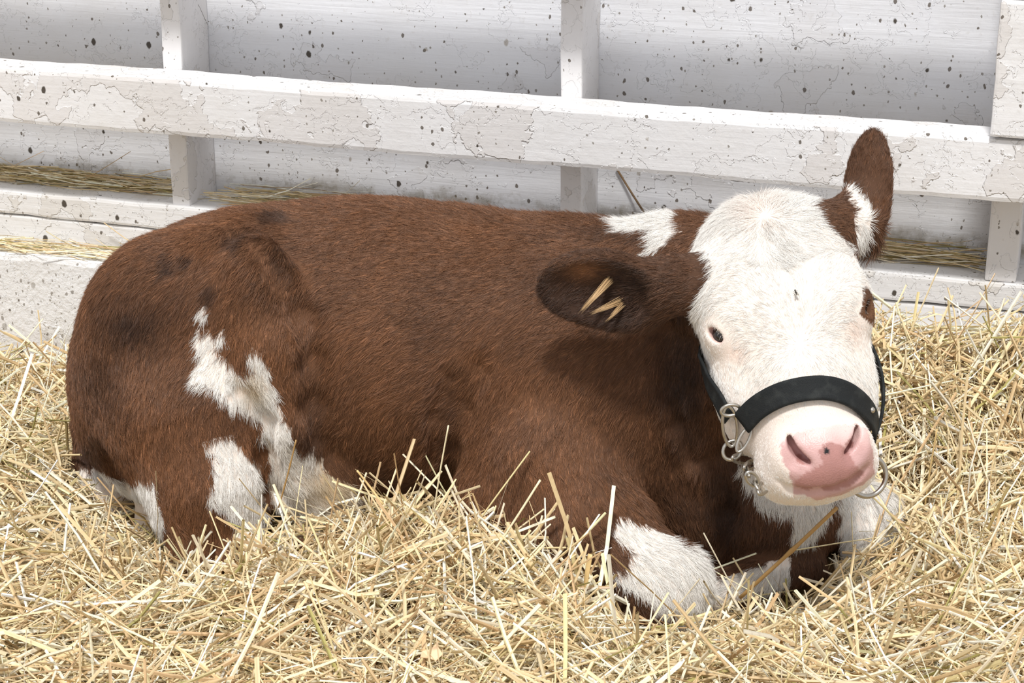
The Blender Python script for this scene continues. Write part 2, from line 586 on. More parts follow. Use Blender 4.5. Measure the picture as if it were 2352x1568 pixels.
HEAD_FIRST = len(BODY.ops)
HE((0, -0.06, -0.09), (0.119, 0.122, 0.088), k=0.05)      # skull
HE((0.0, -0.151, -0.085), (0.078, 0.047, 0.052), k=0.04)    # poll
HE((0.0, -0.05, -0.042), (0.085, 0.10, 0.042), k=0.04)      # forehead
for sx in (-1, 1):
    HE((sx * 0.086, -0.022, -0.056), (0.032, 0.040, 0.034), k=0.03)    # brow
    HE((sx * 0.070, 0.065, -0.110), (0.044, 0.10, 0.062), k=0.04)      # cheek
HK([(0, 0.0, -0.085), (0, 0.09, -0.082), (0, 0.17, -0.076)], [0.086, 0.078, 0.070], k=0.04)
HK([(0, 0.07, -0.15), (0, 0.15, -0.125), (0, 0.198, -0.105)], [0.06, 0.05, 0.040], k=0.03)   # lower jaw, chin
HE((0, 0.195, -0.078), (0.077, 0.048, 0.060), k=0.03)       # muzzle
HE((0, 0.192, -0.045), (0.056, 0.040, 0.036), k=0.03)       # nose pad
for sx in (-1, 1):
    HE((sx * 0.046, 0.204, -0.088), (0.034, 0.034, 0.045), k=0.02)      # lips
    HE((sx * 0.046, 0.186, -0.035), (0.020, 0.024, 0.022), k=0.02)     # nostril wings
    # eyelids
    BODY.ell(Hh(sx * 0.091, 0.001, -0.058), (0.026, 0.026, 0.026), B_HEAD, 0.015)

HEAD_LAST = len(BODY.ops)


def basis_from(l, n):
    l = l / np.linalg.norm(l)
    n = n - l * np.dot(n, l); n = n / np.linalg.norm(n)
    return np.stack([l, np.cross(n, l), n], 1)


# near ear, held out level, its hollow turned to the camera
EL0, EL1 = at_depth(1590, 655, 2.60), at_depth(1237, 635, 2.63)
_n = -CF * 0.80 - CU * 0.42 - CR * 0.1
EAR_L = basis_from(EL1 - EL0, _n)
_c = at_depth(1382, 662, 2.61)
_e0 = len(BODY.ops)
BODY.ell(_c, (0.090, 0.060, 0.024), EAR_L, 0.02)
BODY.ell(at_depth(1445, 690, 2.607), (0.062, 0.046, 0.022), EAR_L, 0.02)
BODY.chain([at_depth(1680, 660, 2.60), at_depth(1560, 650, 2.60), at_depth(1470, 655, 2.61)], [0.05, 0.036, 0.034], 0.03)
BODY.ell(_c + EAR_L[:, 2] * 0.026 + EAR_L[:, 0] * 0.004, (0.086, 0.050, 0.032), EAR_L, 0.008, 'sub')
EAR_L_CUP = BODY.ops[-1]
EAR_L_OPS = [i for i in range(_e0, len(BODY.ops)) if BODY.ops[i][-1] == 'add']
# far ear, pricked up, its furry back turned to the camera
ER0, ER1 = at_depth(1978, 600, 2.66), at_depth(1998, 300, 2.68)
_n = CR * 0.80 + CF * 0.60
EAR_R = basis_from(ER1 - ER0, _n)
_c = at_depth(1992, 440, 2.67)
_e0 = len(BODY.ops)
BODY.ell(_c, (0.090, 0.044, 0.019), EAR_R, 0.02)
BODY.chain([at_depth(1880, 545, 2.62), at_depth(1945, 510, 2.65), at_depth(1975, 470, 2.66)], [0.05, 0.034, 0.028], 0.03)
BODY.ell(_c + EAR_R[:, 2] * 0.024, (0.082, 0.037, 0.025), EAR_R, 0.008, 'sub')

EAR_R_OPS = [i for i in range(_e0, len(BODY.ops)) if BODY.ops[i][-1] == 'add']


def surf(px, py, F=None):
    """where the line of sight through (px,py) meets the calf"""
    F = F or BODY
    r = ray(px, py)
    d = 1.9
    ds = np.arange(1.9, 3.2, 0.004)
    v = F(CC + r[None, :] * ds[:, None])
    w = np.argmax(v < 0)
    a, b = ds[max(w - 1, 0)], ds[w]
    for _ in range(12):
        m = (a + b) / 2
        if F((CC + r * m)[None])[0] < 0: b = m
        else: a = m
    return CC + r * b


# eye openings, nostrils, mouth
EYES = []
for sx in (-1, 1):
    _o = Hh(sx * 0.1025, 0.001 - sx * 0.003, -0.043)
    nrm = B_HEAD @ np.array([sx * 0.74, 0.05, 0.67]); nrm /= np.linalg.norm(nrm)
    fwd = B_HEAD @ np.array([-sx * 0.40, 0.85, 0.30])
    eb = basis_from(fwd, nrm)
    BODY.ell(_o + nrm * 0.002, (0.0138, 0.0086, 0.018), eb, 0.004, 'sub')
    EYES.append((_o - nrm * 0.016, nrm, eb))
BASE_N = len(BODY.ops)
NOSTRIL = []
# folds in the hide: front of thigh, behind the elbow, down the throat, between leg and belly
for path, rr, kk in (([(590, 545), (655, 620), (697, 720), (716, 830), (720, 930), (730, 1010)], 0.014, 0.045),
                     ([(560, 905), (600, 970), (612, 1050), (622, 1140), (636, 1220)], 0.017, 0.03),
                     ([(1095, 850), (1055, 940), (1035, 1040), (1028, 1120)], 0.012, 0.04),
                     ([(1035, 870), (1005, 960), (995, 1060)], 0.005, 0.03),
                     ([(1532, 760), (1538, 880), (1560, 980), (1590, 1060)], 0.012, 0.03),
                     ([(1580, 780), (1592, 900), (1608, 1010)], 0.007, 0.025),
                     ([(238, 1030), (262, 1080), (288, 1125)], 0.024, 0.025),
                     ([(1640, 960), (1650, 1060), (1668, 1180), (1650, 1260)], 0.013, 0.035)):
    _p = [surf(*q) for q in path]
    BODY.chain(_p, [rr * 0.4] + [rr] * (len(_p) - 2) + [rr * 0.5], kk, 'sub')
for path, rr in (([(1812, 1008), (1820, 1032), (1836, 1052), (1858, 1066)], [0.0035, 0.0055, 0.0060, 0.0035]),
                 ([(1973, 985), (1970, 1008), (1960, 1030), (1946, 1044)], [0.0032, 0.0050, 0.0050, 0.0030])):
    _p = [surf(*p) for p in path]
    # soft hollow of the wing, then the slot running back into the nose
    sgn = -1 if path[0][0] < 1900 else 1
    BODY.chain([q - CF * 0.007 + CR * sgn * 0.007 - CU * 0.004 for q in _p[1:]], [0.010, 0.012, 0.009], 0.012, 'sub')
    inn = CF * 0.030 - CR * sgn * 0.004 + CU * 0.006
    for q, r_ in zip(_p, rr):
        BODY.cone(q - CF * 0.004, q + inn, r_, r_ * 0.8, 0.004, 'sub'); NOSTRIL.append(BODY.ops[-1])
    for u in (0.33, 0.67):
        for i in range(3):
            q = _p[i] * (1 - u) + _p[i + 1] * u; r_ = rr[i] * (1 - u) + rr[i + 1] * u
            BODY.cone(q - CF * 0.004, q + inn, r_, r_ * 0.8, 0.004, 'sub'); NOSTRIL.append(BODY.ops[-1])
mp_ = [surf(*p) + CF * 0.0015 for p in ((1790, 1104), (1815, 1124), (1850, 1131), (1890, 1130), (1935, 1118), (1970, 1098), (1988, 1078))]
BODY.chain(mp_, [0.002, 0.0035, 0.004, 0.004, 0.004, 0.0035, 0.002], 0.006, 'sub')
# ------------------------------------------------------------------ skin, coat pattern and fur
VOX = 0.0035
BV, BQ = surface_nets(BODY, (-1.75, 2.0, -0.18), (-0.1, 3.05, 0.62), VOX)
me_body = fast_mesh('body', BV, BQ)
BN = np.empty(len(BV) * 3, np.float32)
me_body.vertex_normals.foreach_get('vector', BN)
BN = BN.reshape(-1, 3)


def nrand(*a):
    return RNG.random(*a)


RNG = np.random.default_rng(7)


def vnoise(P, scale, seed=0):
    """cheap smooth value noise, 0..1"""
    Q = np.asarray(P, np.float64) * scale + seed * 17.31
    I = np.floor(Q).astype(np.int64)
    f = Q - I
    f = f * f * (3 - 2 * f)
    out = np.zeros(len(Q))
    nd = Q.shape[1]
    for c in range(2 ** nd):
        o = np.array([(c >> k) & 1 for k in range(nd)])
        J = I + o
        h = (J[:, 0] * 73856093) ^ (J[:, 1] * 19349663) ^ ((J[:, 2] * 83492791) if nd > 2 else 0) ^ (seed * 2654435)
        h = (h ^ (h >> 13)) * 1274126177
        h = ((h ^ (h >> 16)) & 0xffff) / 65535.0
        w = np.ones(len(Q))
        for k in range(nd):
            w *= f[:, k] if o[k] else 1 - f[:, k]
        out += w * h
    return out


def fbm(P, scale, seed=0, oct=3):
    s = 0; a = 1; t = 0
    for i in range(oct):
        s = s + a * vnoise(P, scale * 2 ** i, seed + i); t += a; a *= 0.5
    return s / t


def inpoly(x, y, poly):
    c = np.zeros(len(x), bool)
    n = len(poly)
    for i in range(n):
        x0, y0 = poly[i]; x1, y1 = poly[(i + 1) % n]
        if y0 == y1: continue
        k = ((y0 > y) != (y1 > y)) & (x < (x1 - x0) * (y - y0) / (y1 - y0) + x0)
        c ^= k
    return c


def blob(x, y, cx, cy, rx, ry):
    return np.exp(-(((x - cx) / rx) ** 2 + ((y - cy) / ry) ** 2))


WHITE_BODY = [
    [(455, 755), (490, 765), (517, 760), (515, 785), (500, 800), (520, 830), (560, 850), (580, 850), (565, 820), (578, 795), (600, 815), (622, 845), (612, 860), (640, 930), (670, 1000), (690, 1040), (720, 1035), (745, 1060), (735, 1080), (790, 1095), (825, 1140), (840, 1220), (760, 1240), (680, 1220), (640, 1190), (618, 1120), (612, 1040), (600, 980), (570, 945), (520, 915), (480, 890), (440, 880), (445, 850), (470, 820), (450, 790)],
    [(457, 710), (478, 704), (472, 718), (460, 724)],
    [(490, 1000), (530, 1000), (560, 1030), (600, 1070), (608, 1110), (603, 1160), (613, 1200), (640, 1230), (700, 1260), (720, 1340), (560, 1330), (545, 1240), (560, 1210), (520, 1170), (470, 1140), (500, 1110), (480, 1080), (500, 1050), (465, 1020)],
    [(180, 1078), (215, 1066), (250, 1090), (275, 1105), (320, 1100), (352, 1100), (372, 1180), (376, 1280), (300, 1280), (180, 1230)],
    [(1420, 1185), (1450, 1190), (1475, 1205), (1520, 1222), (1590, 1262), (1650, 1310), (1680, 1400), (1660, 1470), (1560, 1460), (1545, 1400), (1500, 1400), (1470, 1360), (1420, 1340), (1400, 1310), (1440, 1310), (1455, 1270), (1420, 1240), (1398, 1215)],
    [(1922, 1050), (2080, 1030), (2080, 1320), (1930, 1320)],
    [(1690, 1050), (1755, 1090), (1840, 1120), (1920, 1120), (1900, 1180), (1876, 1230), (1845, 1248), (1822, 1222), (1815, 1182), (1770, 1168), (1730, 1135), (1700, 1085)],
    [(1655, 1350), (1680, 1318), (1740, 1302), (1815, 1278), (1815, 1335), (1740, 1365), (1660, 1405), (1640, 1395)],
    [(1415, 500), (1500, 480), (1575, 480), (1560, 530), (1512, 582), (1480, 584), (1500, 548), (1500, 524), (1440, 527)],
    [(1586, 1270), (1608, 1264), (1604, 1312), (1590, 1312)],
]
BROWN_HEAD = [
    [(1858, 458), (1925, 430), (1960, 470), (1966, 497), (1940, 508), (1890, 490)],
    [(1984, 655), (2010, 665), (2012, 745), (1986, 738), (1972, 718), (1980, 690)],
]
EAR_WHITE = [(1930, 425), (1965, 440), (1997, 470), (2002, 500), (1988, 560), (1982, 610), (1966, 545), (1962, 505), (1966, 478), (1945, 448)]
PINK = [(1793, 1022), (1815, 1000), (1860, 985), (1915, 978), (1965, 972), (1992, 985), (2003, 1030), (2010, 1085), (1985, 1112), (1940, 1135), (1880, 1146), (1825, 1136), (1812, 1090), (1796, 1055)]
MOTTLE = [(1878, 1040), (1890, 1022), (1915, 1015), (1940, 1030), (1955, 1055), (1985, 1085), (1950, 1115), (1850, 1128), (1822, 1112), (1866, 1078), (1888, 1060)]
C_BROWN = np.array([0.170, 0.078, 0.038])
C_DARK = np.array([0.038, 0.019, 0.012])
C_RUST = np.array([0.260, 0.116, 0.052])
C_WHITE = np.array([0.88, 0.857, 0.82])
C_TAN = np.array([0.55, 0.40, 0.20])
C_PINK = np.array([0.68, 0.42, 0.40])


class PartField(Field):
    pass


_head = Field(); _head.ops = [o for o in BODY.ops[HEAD_FIRST:HEAD_LAST]]
_earl = Field(); _earl.ops = [BODY.ops[i] for i in EAR_L_OPS]
_earr = Field(); _earr.ops = [BODY.ops[i] for i in EAR_R_OPS]
_rest = Field(); _rest.ops = [o for o in BODY.ops[:HEAD_FIRST] if o[-1] == 'add']
_tail = Field(); _tail.ops = [BODY.ops[i] for i in TAIL_OPS]


def regions(P):
    """which part of the calf each point belongs to: head, ears, tail masks"""
    dh, dl, dr, db, dt = _head(P), _earl(P), _earr(P), _rest(P), _tail(P)
    el = dl < np.minimum(dh, db) - 0.002
    er = (dr < np.minimum(dh, db) - 0.002)
    hd = (dh < db + 0.004) & ~el & ~er
    tl = dt < 0.008
    return hd, el, er, tl


def coat_colour(P, jitter=1.0):
    """coat pattern of the calf, some shade painted in, at points P -> rgb, pink mask"""
    x, y, d = project(P)
    jx = (fbm(P, 55, 3) - 0.5) * 26 * jitter
    jy = (fbm(P, 55, 9) - 0.5) * 34 * jitter
    xx, yy = x + jx, y + jy
    near = ((P - CALF0) @ cS) > -0.14
    hd, el, er, tl = regions(P)
    loc = (P - HEAD0) @ B_HEAD
    w = np.zeros(len(P))
    for k, poly in enumerate(WHITE_BODY):
        m = inpoly(xx, yy, poly) & ~hd & ~el & ~er & near
        if k == 3: m &= tl | (x < 368)
        w[m] = 1
    w[((x - 468) / 15) ** 2 + ((y - 713) / 11) ** 2 < 1] = 1
    w[hd & (loc[:, 2] > -0.155 + 0.02 * (jx / 13)) & (loc[:, 1] > -0.235)] = 1
    for poly in BROWN_HEAD:
        w[inpoly(x + jx * 0.4, y + jy * 0.4, poly) & (hd | er)] = 0
    w[el] = 0; w[er] = 0
    w[inpoly(x + jx * 0.4, y + jy * 0.4, EAR_WHITE) & (er | hd)] = 1
    n1 = fbm(P * np.array([1, 1, 1.6]), 9, 21)
    n2 = fbm(P, 38, 5)
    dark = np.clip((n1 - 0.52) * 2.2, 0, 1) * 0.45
    # damp, matted places on the rump and thigh; darker hair on lower leg; shade painted into neck, dewlap, breast and folds
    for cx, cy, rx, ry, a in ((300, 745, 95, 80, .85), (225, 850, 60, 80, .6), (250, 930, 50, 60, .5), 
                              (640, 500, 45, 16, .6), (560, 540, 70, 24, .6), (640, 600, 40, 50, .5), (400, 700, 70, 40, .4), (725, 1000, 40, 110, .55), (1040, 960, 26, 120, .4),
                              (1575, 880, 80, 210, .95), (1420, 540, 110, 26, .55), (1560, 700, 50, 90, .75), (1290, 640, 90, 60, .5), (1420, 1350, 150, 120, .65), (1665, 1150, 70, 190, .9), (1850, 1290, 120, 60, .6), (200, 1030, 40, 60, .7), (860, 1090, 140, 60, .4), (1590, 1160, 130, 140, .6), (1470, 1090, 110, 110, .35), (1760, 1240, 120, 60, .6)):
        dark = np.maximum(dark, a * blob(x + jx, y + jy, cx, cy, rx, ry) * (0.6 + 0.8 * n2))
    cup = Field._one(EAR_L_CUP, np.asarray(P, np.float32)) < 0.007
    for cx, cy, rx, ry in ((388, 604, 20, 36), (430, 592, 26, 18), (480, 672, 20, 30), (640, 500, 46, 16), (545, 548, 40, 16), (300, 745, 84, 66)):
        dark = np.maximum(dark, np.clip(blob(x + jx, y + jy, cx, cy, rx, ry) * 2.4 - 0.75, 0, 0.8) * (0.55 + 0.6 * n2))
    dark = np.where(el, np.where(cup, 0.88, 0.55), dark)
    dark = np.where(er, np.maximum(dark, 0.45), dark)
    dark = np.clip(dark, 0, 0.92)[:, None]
    rust = (np.clip((fbm(P, 14, 41) - 0.42) * 2.5, 0, 1) * 0.5)[:, None]
    col = C_BROWN * (1 - rust) + C_RUST * rust
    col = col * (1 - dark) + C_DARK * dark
    # soft orange-brown patch inside the near ear
    pe = (el * blob(x, y, 1345, 620, 40, 22) * 0.9)[:, None]
    col = col * (1 - pe) + C_RUST * pe
    # stained white on the belly fold and between the legs
    stain = np.maximum(blob(x, y, 760, 1110, 70, 60) * 0.75, blob(x, y, 575, 880, 26, 36) * 0.7)
    stain = np.maximum(stain, blob(x, y, 640, 1100, 40, 120) * 0.3)
    st = (stain * (0.5 + n2))[:, None].clip(0, 0.85)
    wc = C_WHITE * (1 - st) + C_TAN * st
    # faint cream on poll and under the eyes
    cr = (hd * np.maximum(blob(x, y, 1745, 480, 40, 30) * 0.25, np.maximum(blob(x, y, 1690, 810, 30, 20) * 0.35, blob(x, y, 1960, 760, 25, 30) * 0.3)))[:, None]
    wc = wc * (1 - cr) + np.array([0.80, 0.55, 0.42]) * cr
    nz = (hd * blob(x, y, 1895, 1015, 118, 52) * 0.5)[:, None]
    wc = wc * (1 - nz) + np.array([0.80, 0.62, 0.57]) * nz
    # bare rims of the eyes
    for (c, nn, eb) in EYES:
        q = np.linalg.norm((P - (c + nn * 0.014)) @ eb * np.array([0.75, 1.25, 1]), axis=1)
        rim = (np.clip((0.0155 - q) / 0.005, 0, 1) * hd * 0.75)[:, None]
        wc = wc * (1 - rim) + np.array([0.62, 0.34, 0.31]) * rim
    col = np.where(w[:, None] > 0.5, wc, col)
    pink = (inpoly(x + jx * 0.3, y + jy * 0.3, PINK) & hd).astype(float)
    pc = C_PINK * (1 - 0.25 * n2[:, None]) + 0
    up_ = np.clip((1030 + jx * 1.2 - y) / 45, 0, 1)[:, None] * 0.7
    pc = pc * (1 - up_) + np.array([0.80, 0.64, 0.60]) * up_
    mt = (inpoly(x + jx * 0.7, y + jy * 0.7, MOTTLE) | (blob(x + jx, y + jy, 1838, 1056, 9, 12) > .4) | (blob(x, y, 1952, 1020, 10, 10) > .4))[:, None]
    pc = np.where(mt, np.array([0.42, 0.215, 0.195]) * (0.85 + 0.3 * n2[:, None]), pc)
    # inside of the nostrils and the lips
    pc = np.where((blob(x, y, 1899, 1035, 7, 7) > 0.4)[:, None], np.array([0.012, 0.012, 0.014]), pc)
    col = np.where(pink[:, None] > 0.5, pc, col)
    return col, pink, w, (hd, el, er, tl), (x, y, d)


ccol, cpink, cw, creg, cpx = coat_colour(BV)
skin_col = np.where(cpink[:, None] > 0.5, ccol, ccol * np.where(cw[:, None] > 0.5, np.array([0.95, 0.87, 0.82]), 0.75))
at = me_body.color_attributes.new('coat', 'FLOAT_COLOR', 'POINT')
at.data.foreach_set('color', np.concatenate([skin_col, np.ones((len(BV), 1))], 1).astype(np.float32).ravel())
ap = me_body.attributes.new('bare', 'FLOAT', 'POINT')
ap.data.foreach_set('value', cpink.astype(np.float32))

N = NT('calf_skin')
a_ = N.n('ShaderNodeAttribute', attribute_name='coat')
b_ = N.n('ShaderNodeAttribute', attribute_name='bare')
N.l(a_.outputs['Color'], N.b.inputs['Base Color'])
N.l(N.math('SUBTRACT', 0.85, N.math('MULTIPLY', b_.outputs['Fac'], 0.47)), N.b.inputs['Roughness'])
tc_ = N.n('ShaderNodeTexCoord')
v_ = N.n('ShaderNodeTexVoronoi', i_Scale=420.0)
N.l(tc_.outputs['Object'], v_.inputs['Vector'])
bp_ = N.n('ShaderNodeBump', i_Strength=0.35, i_Distance=0.0008)
N.l(v_.outputs['Distance'], bp_.inputs['Height'])
N.l(bp_.outputs[0], N.b.inputs['Normal'])
N.b.inputs['Subsurface Weight'].default_value = 0.0
M_skin = N.m

calf = empty('calf', (CALF0[0], CALF0[1], ZG))
tag(calf, 'brown calf with white face lying on the straw, head turned to the camera', 'calf')
body = link_mesh('body', me_body, M_skin, calf)

N = NT('calf_eye')
N.b.inputs['Base Color'].default_value = (0.012, 0.009, 0.008, 1)
N.b.inputs['Roughness'].default_value = 0.08
N.b.inputs['Specular IOR Level'].default_value = 0.6
M_eye = N.m
N = NT('calf_eyelash')
N.b.inputs['Base Color'].default_value = (0.75, 0.70, 0.62, 1)
M_lash = N.m
for (_c, _nn, _eb) in EYES:
    bm = bmesh.new()
    bmesh.ops.create_uvsphere(bm, u_segments=32, v_segments=20, radius=0.0165)
    bmesh.ops.translate(bm, verts=bm.verts, vec=Vector(_c + _nn * 0.003))
    eye = bm_obj('eye', bm, M_eye, calf, True)

# ---- direction in which the hair lies (image-plane arrows spread over the hide)
FLOW_BODY = np.array([(700, 520, -1, .1), (1000, 520, -1, .12), (1250, 520, -1, .05), (850, 700, -1, .3), (1100, 650, -1, .3), (900, 850, -1, .5), (1120, 850, -.7, .7), (900, 1050, -.6, .8), (780, 950, -.5, .9),
    (1300, 750, -.8, .6), (1250, 950, -.5, .9), (1220, 1120, -.1, 1), (1400, 1000, -.3, 1), (1350, 1250, .7, .6), (1480, 1280, .7, .6), (1580, 1380, .35, 1), (1430, 1350, .5, .8),
    (590, 600, -.4, 1), (650, 780, -.1, 1), (450, 600, -.7, .8), (330, 700, -.6, .9), (200, 850, .1, 1), (450, 850, -.6, .9), (330, 900, -.1, 1), (500, 1080, .1, 1), (440, 1200, .1, 1), (600, 900, .3, 1), (650, 1020, .25, 1), (720, 1090, .35, 1), (790, 1140, .6, .7),
    (350, 560, -.8, .5), (1600, 560, -1, .2), (1480, 560, -1, .3), (1520, 700, -.5, .9), (1580, 900, 0, 1), (1620, 1080, 0, 1), (1700, 1220, .1, 1), (1850, 1200, .05, 1), (1760, 1300, -.3, .8), (2000, 1150, .1, 1), (1700, 1340, -.6, .4), (280, 1180, .6, .8), (210, 1060, .3, 1), (1440, 1150, .1, 1), (1540, 1180, .2, 1)], float)
FLOW_HEAD = np.array([(1832, 735, 0, -1), (1775, 775, -1, -.35), (1890, 755, 1, -.4), (1832, 850, 0, 1), (1750, 850, -.6, .8), (1915, 830, .5, .8), (1830, 640, 0, -1), (1750, 660, -.6, -.8), (1920, 620, .5, -.8), (1680, 680, -1, -.1), (1620, 640, -.6, .7), (1630, 720, -.6, .6),
    (1700, 560, -.7, .1), (1765, 530, .25, 1), (1795, 575, .45, .8), (1720, 470, -.8, -.3), (1800, 450, .6, -.7), (1760, 455, .1, -1), (1870, 520, .8, .2), (1930, 540, .8, .3), (1650, 530, -.6, .6), (1640, 840, .2, 1), (1690, 900, .3, 1), (1700, 1040, .35, 1), (1750, 1110, .3, 1), (1990, 800, .25, 1), (1780, 970, -.2, 1), (1880, 940, 0, 1), (1970, 940, .2, 1), (1850, 1160, 0, 1), (1965, 680, .5, .3)], float)
FLOW_EARL = np.array([(1280, 590, -1, .1), (1380, 570, -1, -.1), (1500, 600, -1, -.1), (1400, 740, -.8, .5), (1500, 700, -.8, .6), (1300, 680, -.9, .4), (1400, 650, -.7, .5)], float)
FLOW_EARR = np.array([(2000, 350, .05, -1), (1990, 450, .1, -1), (2020, 480, .3, -.8), (2005, 560, .3, .9), (1930, 470, .9, -.4), (1985, 540, .1, .6)], float)


def flow(P, reg, px):
    x, y = px[0], px[1]
    out = np.zeros((len(P), 3))
    hd, el, er, tl = reg
    for m, FL in ((hd, FLOW_HEAD), (el, FLOW_EARL), (er, FLOW_EARR), (~(hd | el | er), FLOW_BODY)):
        ii = np.nonzero(m)[0]
        for c in range(0, len(ii), 40000):
            q = ii[c:c + 40000]
            dd = (x[q, None] - FL[None, :, 0]) ** 2 + (y[q, None] - FL[None, :, 1]) ** 2
            w = 1 / (dd + 400) ** 1.5
            w /= w.sum(1, keepdims=True)
            v = w @ FL[:, 2:]
            out[q] = v[:, :1] * CR - v[:, 1:] * CU
    return out


def unit(v):
    return v / (np.linalg.norm(v, axis=-1, keepdims=True) + 1e-9)


def make_hair(n_per_m2, seed):
    rng = np.random.default_rng(seed)
    A, B, Cq, D = (BV[BQ[:, i]] for i in range(4))
    area = 0.5 * np.linalg.norm(np.cross(Cq - A, D - B), axis=1)
    fc = (A + B + Cq + D) / 4
    fn = unit(BN[BQ].mean(1))
    view = unit(CC - fc)
    facing = (fn * view).sum(1)
    x, y, _ = project(fc)
    dens = n_per_m2 * np.where(facing > -0.15, 1.0, np.where(facing > -0.6, 0.45, 0.0))
    dens = np.where(fc[:, 2] < -0.11, 0, dens)
    dens *= 1 - cpink[BQ].mean(1) * 0.97
    headish = creg[0][BQ[:, 0]]
    dens = np.where(headish, dens * 1.35, dens)
    nb_ = headish & (cpink[BQ[:, 0]] >= 0) & (y > 940) & (facing > -0.5)
    for o in NOSTRIL:
        dens = np.where(nb_ & (Field._one(o, fc.astype(np.float32)) < 0.005), 0, dens)
    # nothing grows on the eyes
    for (c, nn, eb) in EYES:
        dens = np.where(np.linalg.norm((fc - (c + nn * 0.014)) @ eb * np.array([0.85, 1.3, 1]), axis=1) < 0.0125, 0, dens)
    cnt = rng.poisson(area * dens)
    fi = np.repeat(np.arange(len(BQ)), cnt)
    u, v = rng.random(len(fi))[:, None], rng.random(len(fi))[:, None]
    R0 = A[fi] * (1 - u) * (1 - v) + B[fi] * u * (1 - v) + Cq[fi] * u * v + D[fi] * (1 - u) * v
    Nn = unit(fn[fi])
    return R0, Nn, rng


def build_coat(n_per_m2):
    R0, Nn, rng = make_hair(n_per_m2, 3)
    n = len(R0)
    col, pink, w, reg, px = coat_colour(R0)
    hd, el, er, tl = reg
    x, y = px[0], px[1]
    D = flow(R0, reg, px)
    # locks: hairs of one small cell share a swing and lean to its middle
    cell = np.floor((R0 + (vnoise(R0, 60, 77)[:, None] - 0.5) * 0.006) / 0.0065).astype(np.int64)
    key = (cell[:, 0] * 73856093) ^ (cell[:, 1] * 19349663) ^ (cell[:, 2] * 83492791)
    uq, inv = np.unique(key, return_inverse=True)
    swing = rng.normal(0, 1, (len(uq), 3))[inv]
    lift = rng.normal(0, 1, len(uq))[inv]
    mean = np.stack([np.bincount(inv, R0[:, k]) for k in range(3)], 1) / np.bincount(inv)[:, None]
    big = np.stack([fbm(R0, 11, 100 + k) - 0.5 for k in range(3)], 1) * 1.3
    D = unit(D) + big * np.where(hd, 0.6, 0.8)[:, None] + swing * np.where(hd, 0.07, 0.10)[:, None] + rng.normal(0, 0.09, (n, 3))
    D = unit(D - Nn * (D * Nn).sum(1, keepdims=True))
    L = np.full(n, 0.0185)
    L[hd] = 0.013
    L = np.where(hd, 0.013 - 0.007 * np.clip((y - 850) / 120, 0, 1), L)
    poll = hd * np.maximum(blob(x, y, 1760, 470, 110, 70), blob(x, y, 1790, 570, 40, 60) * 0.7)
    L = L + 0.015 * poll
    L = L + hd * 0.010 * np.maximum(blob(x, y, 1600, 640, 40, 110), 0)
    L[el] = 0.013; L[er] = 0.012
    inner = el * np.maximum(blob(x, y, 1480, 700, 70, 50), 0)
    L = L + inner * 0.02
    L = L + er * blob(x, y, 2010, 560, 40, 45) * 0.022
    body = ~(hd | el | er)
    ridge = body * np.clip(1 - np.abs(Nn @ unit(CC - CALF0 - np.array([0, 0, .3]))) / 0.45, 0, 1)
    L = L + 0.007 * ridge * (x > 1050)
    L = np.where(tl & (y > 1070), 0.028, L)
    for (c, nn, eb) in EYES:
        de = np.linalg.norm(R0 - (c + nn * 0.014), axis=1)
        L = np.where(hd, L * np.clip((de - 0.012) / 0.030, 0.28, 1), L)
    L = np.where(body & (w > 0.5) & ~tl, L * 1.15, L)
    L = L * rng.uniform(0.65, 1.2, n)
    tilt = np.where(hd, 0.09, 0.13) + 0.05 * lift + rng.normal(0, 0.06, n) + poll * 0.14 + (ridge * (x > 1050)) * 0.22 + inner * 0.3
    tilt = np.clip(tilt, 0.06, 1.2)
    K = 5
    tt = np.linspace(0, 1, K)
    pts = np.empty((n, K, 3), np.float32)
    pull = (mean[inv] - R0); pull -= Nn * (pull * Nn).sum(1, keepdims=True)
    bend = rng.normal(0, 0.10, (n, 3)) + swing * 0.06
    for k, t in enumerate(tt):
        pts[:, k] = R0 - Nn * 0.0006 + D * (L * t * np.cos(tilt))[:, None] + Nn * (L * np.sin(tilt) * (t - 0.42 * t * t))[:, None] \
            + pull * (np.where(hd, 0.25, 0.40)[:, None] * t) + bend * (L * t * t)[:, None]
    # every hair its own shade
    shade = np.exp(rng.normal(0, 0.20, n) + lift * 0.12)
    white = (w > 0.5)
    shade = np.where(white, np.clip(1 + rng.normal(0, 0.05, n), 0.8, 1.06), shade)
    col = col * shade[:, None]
    gold = (~white) & (rng.random(n) < 0.10)
    col[gold] = col[gold] * 1.7
    rad = np.where(hd & white, 0.00019, 0.00023) * rng.uniform(0.75, 1.25, n)
    return pts, rad, col


def curves_object(name, pts, rad, col, mat, parent):
    n, K = pts.shape[:2]
    hc = bpy.data.hair_curves.new(name)
    hc.add_curves([K] * n)
    hc.attributes['position'].data.foreach_set('vector', np.ascontiguousarray(pts, np.float32).ravel())
    r = hc.attributes.get('radius') or hc.attributes.new('radius', 'FLOAT', 'POINT')
    prof = np.array([1.0, 1.0, 0.85, 0.6, 0.18]) if K == 5 else np.linspace(1, 0.2, K)
    r.data.foreach_set('value', (rad[:, None] * prof[None]).astype(np.float32).ravel())
    c = hc.attributes.new('hair_colour', 'FLOAT_COLOR', 'CURVE')
    c.data.foreach_set('color', np.concatenate([np.clip(col, 0, 1), np.ones((n, 1))], 1).astype(np.float32).ravel())
    hc.materials.append(mat)
    o = bpy.data.objects.new(name, hc)
    COL.objects.link(o)
    if parent is not None:
        o.parent = parent
        o.matrix_parent_inverse = Matrix.Translation(parent.location).inverted()
    return o


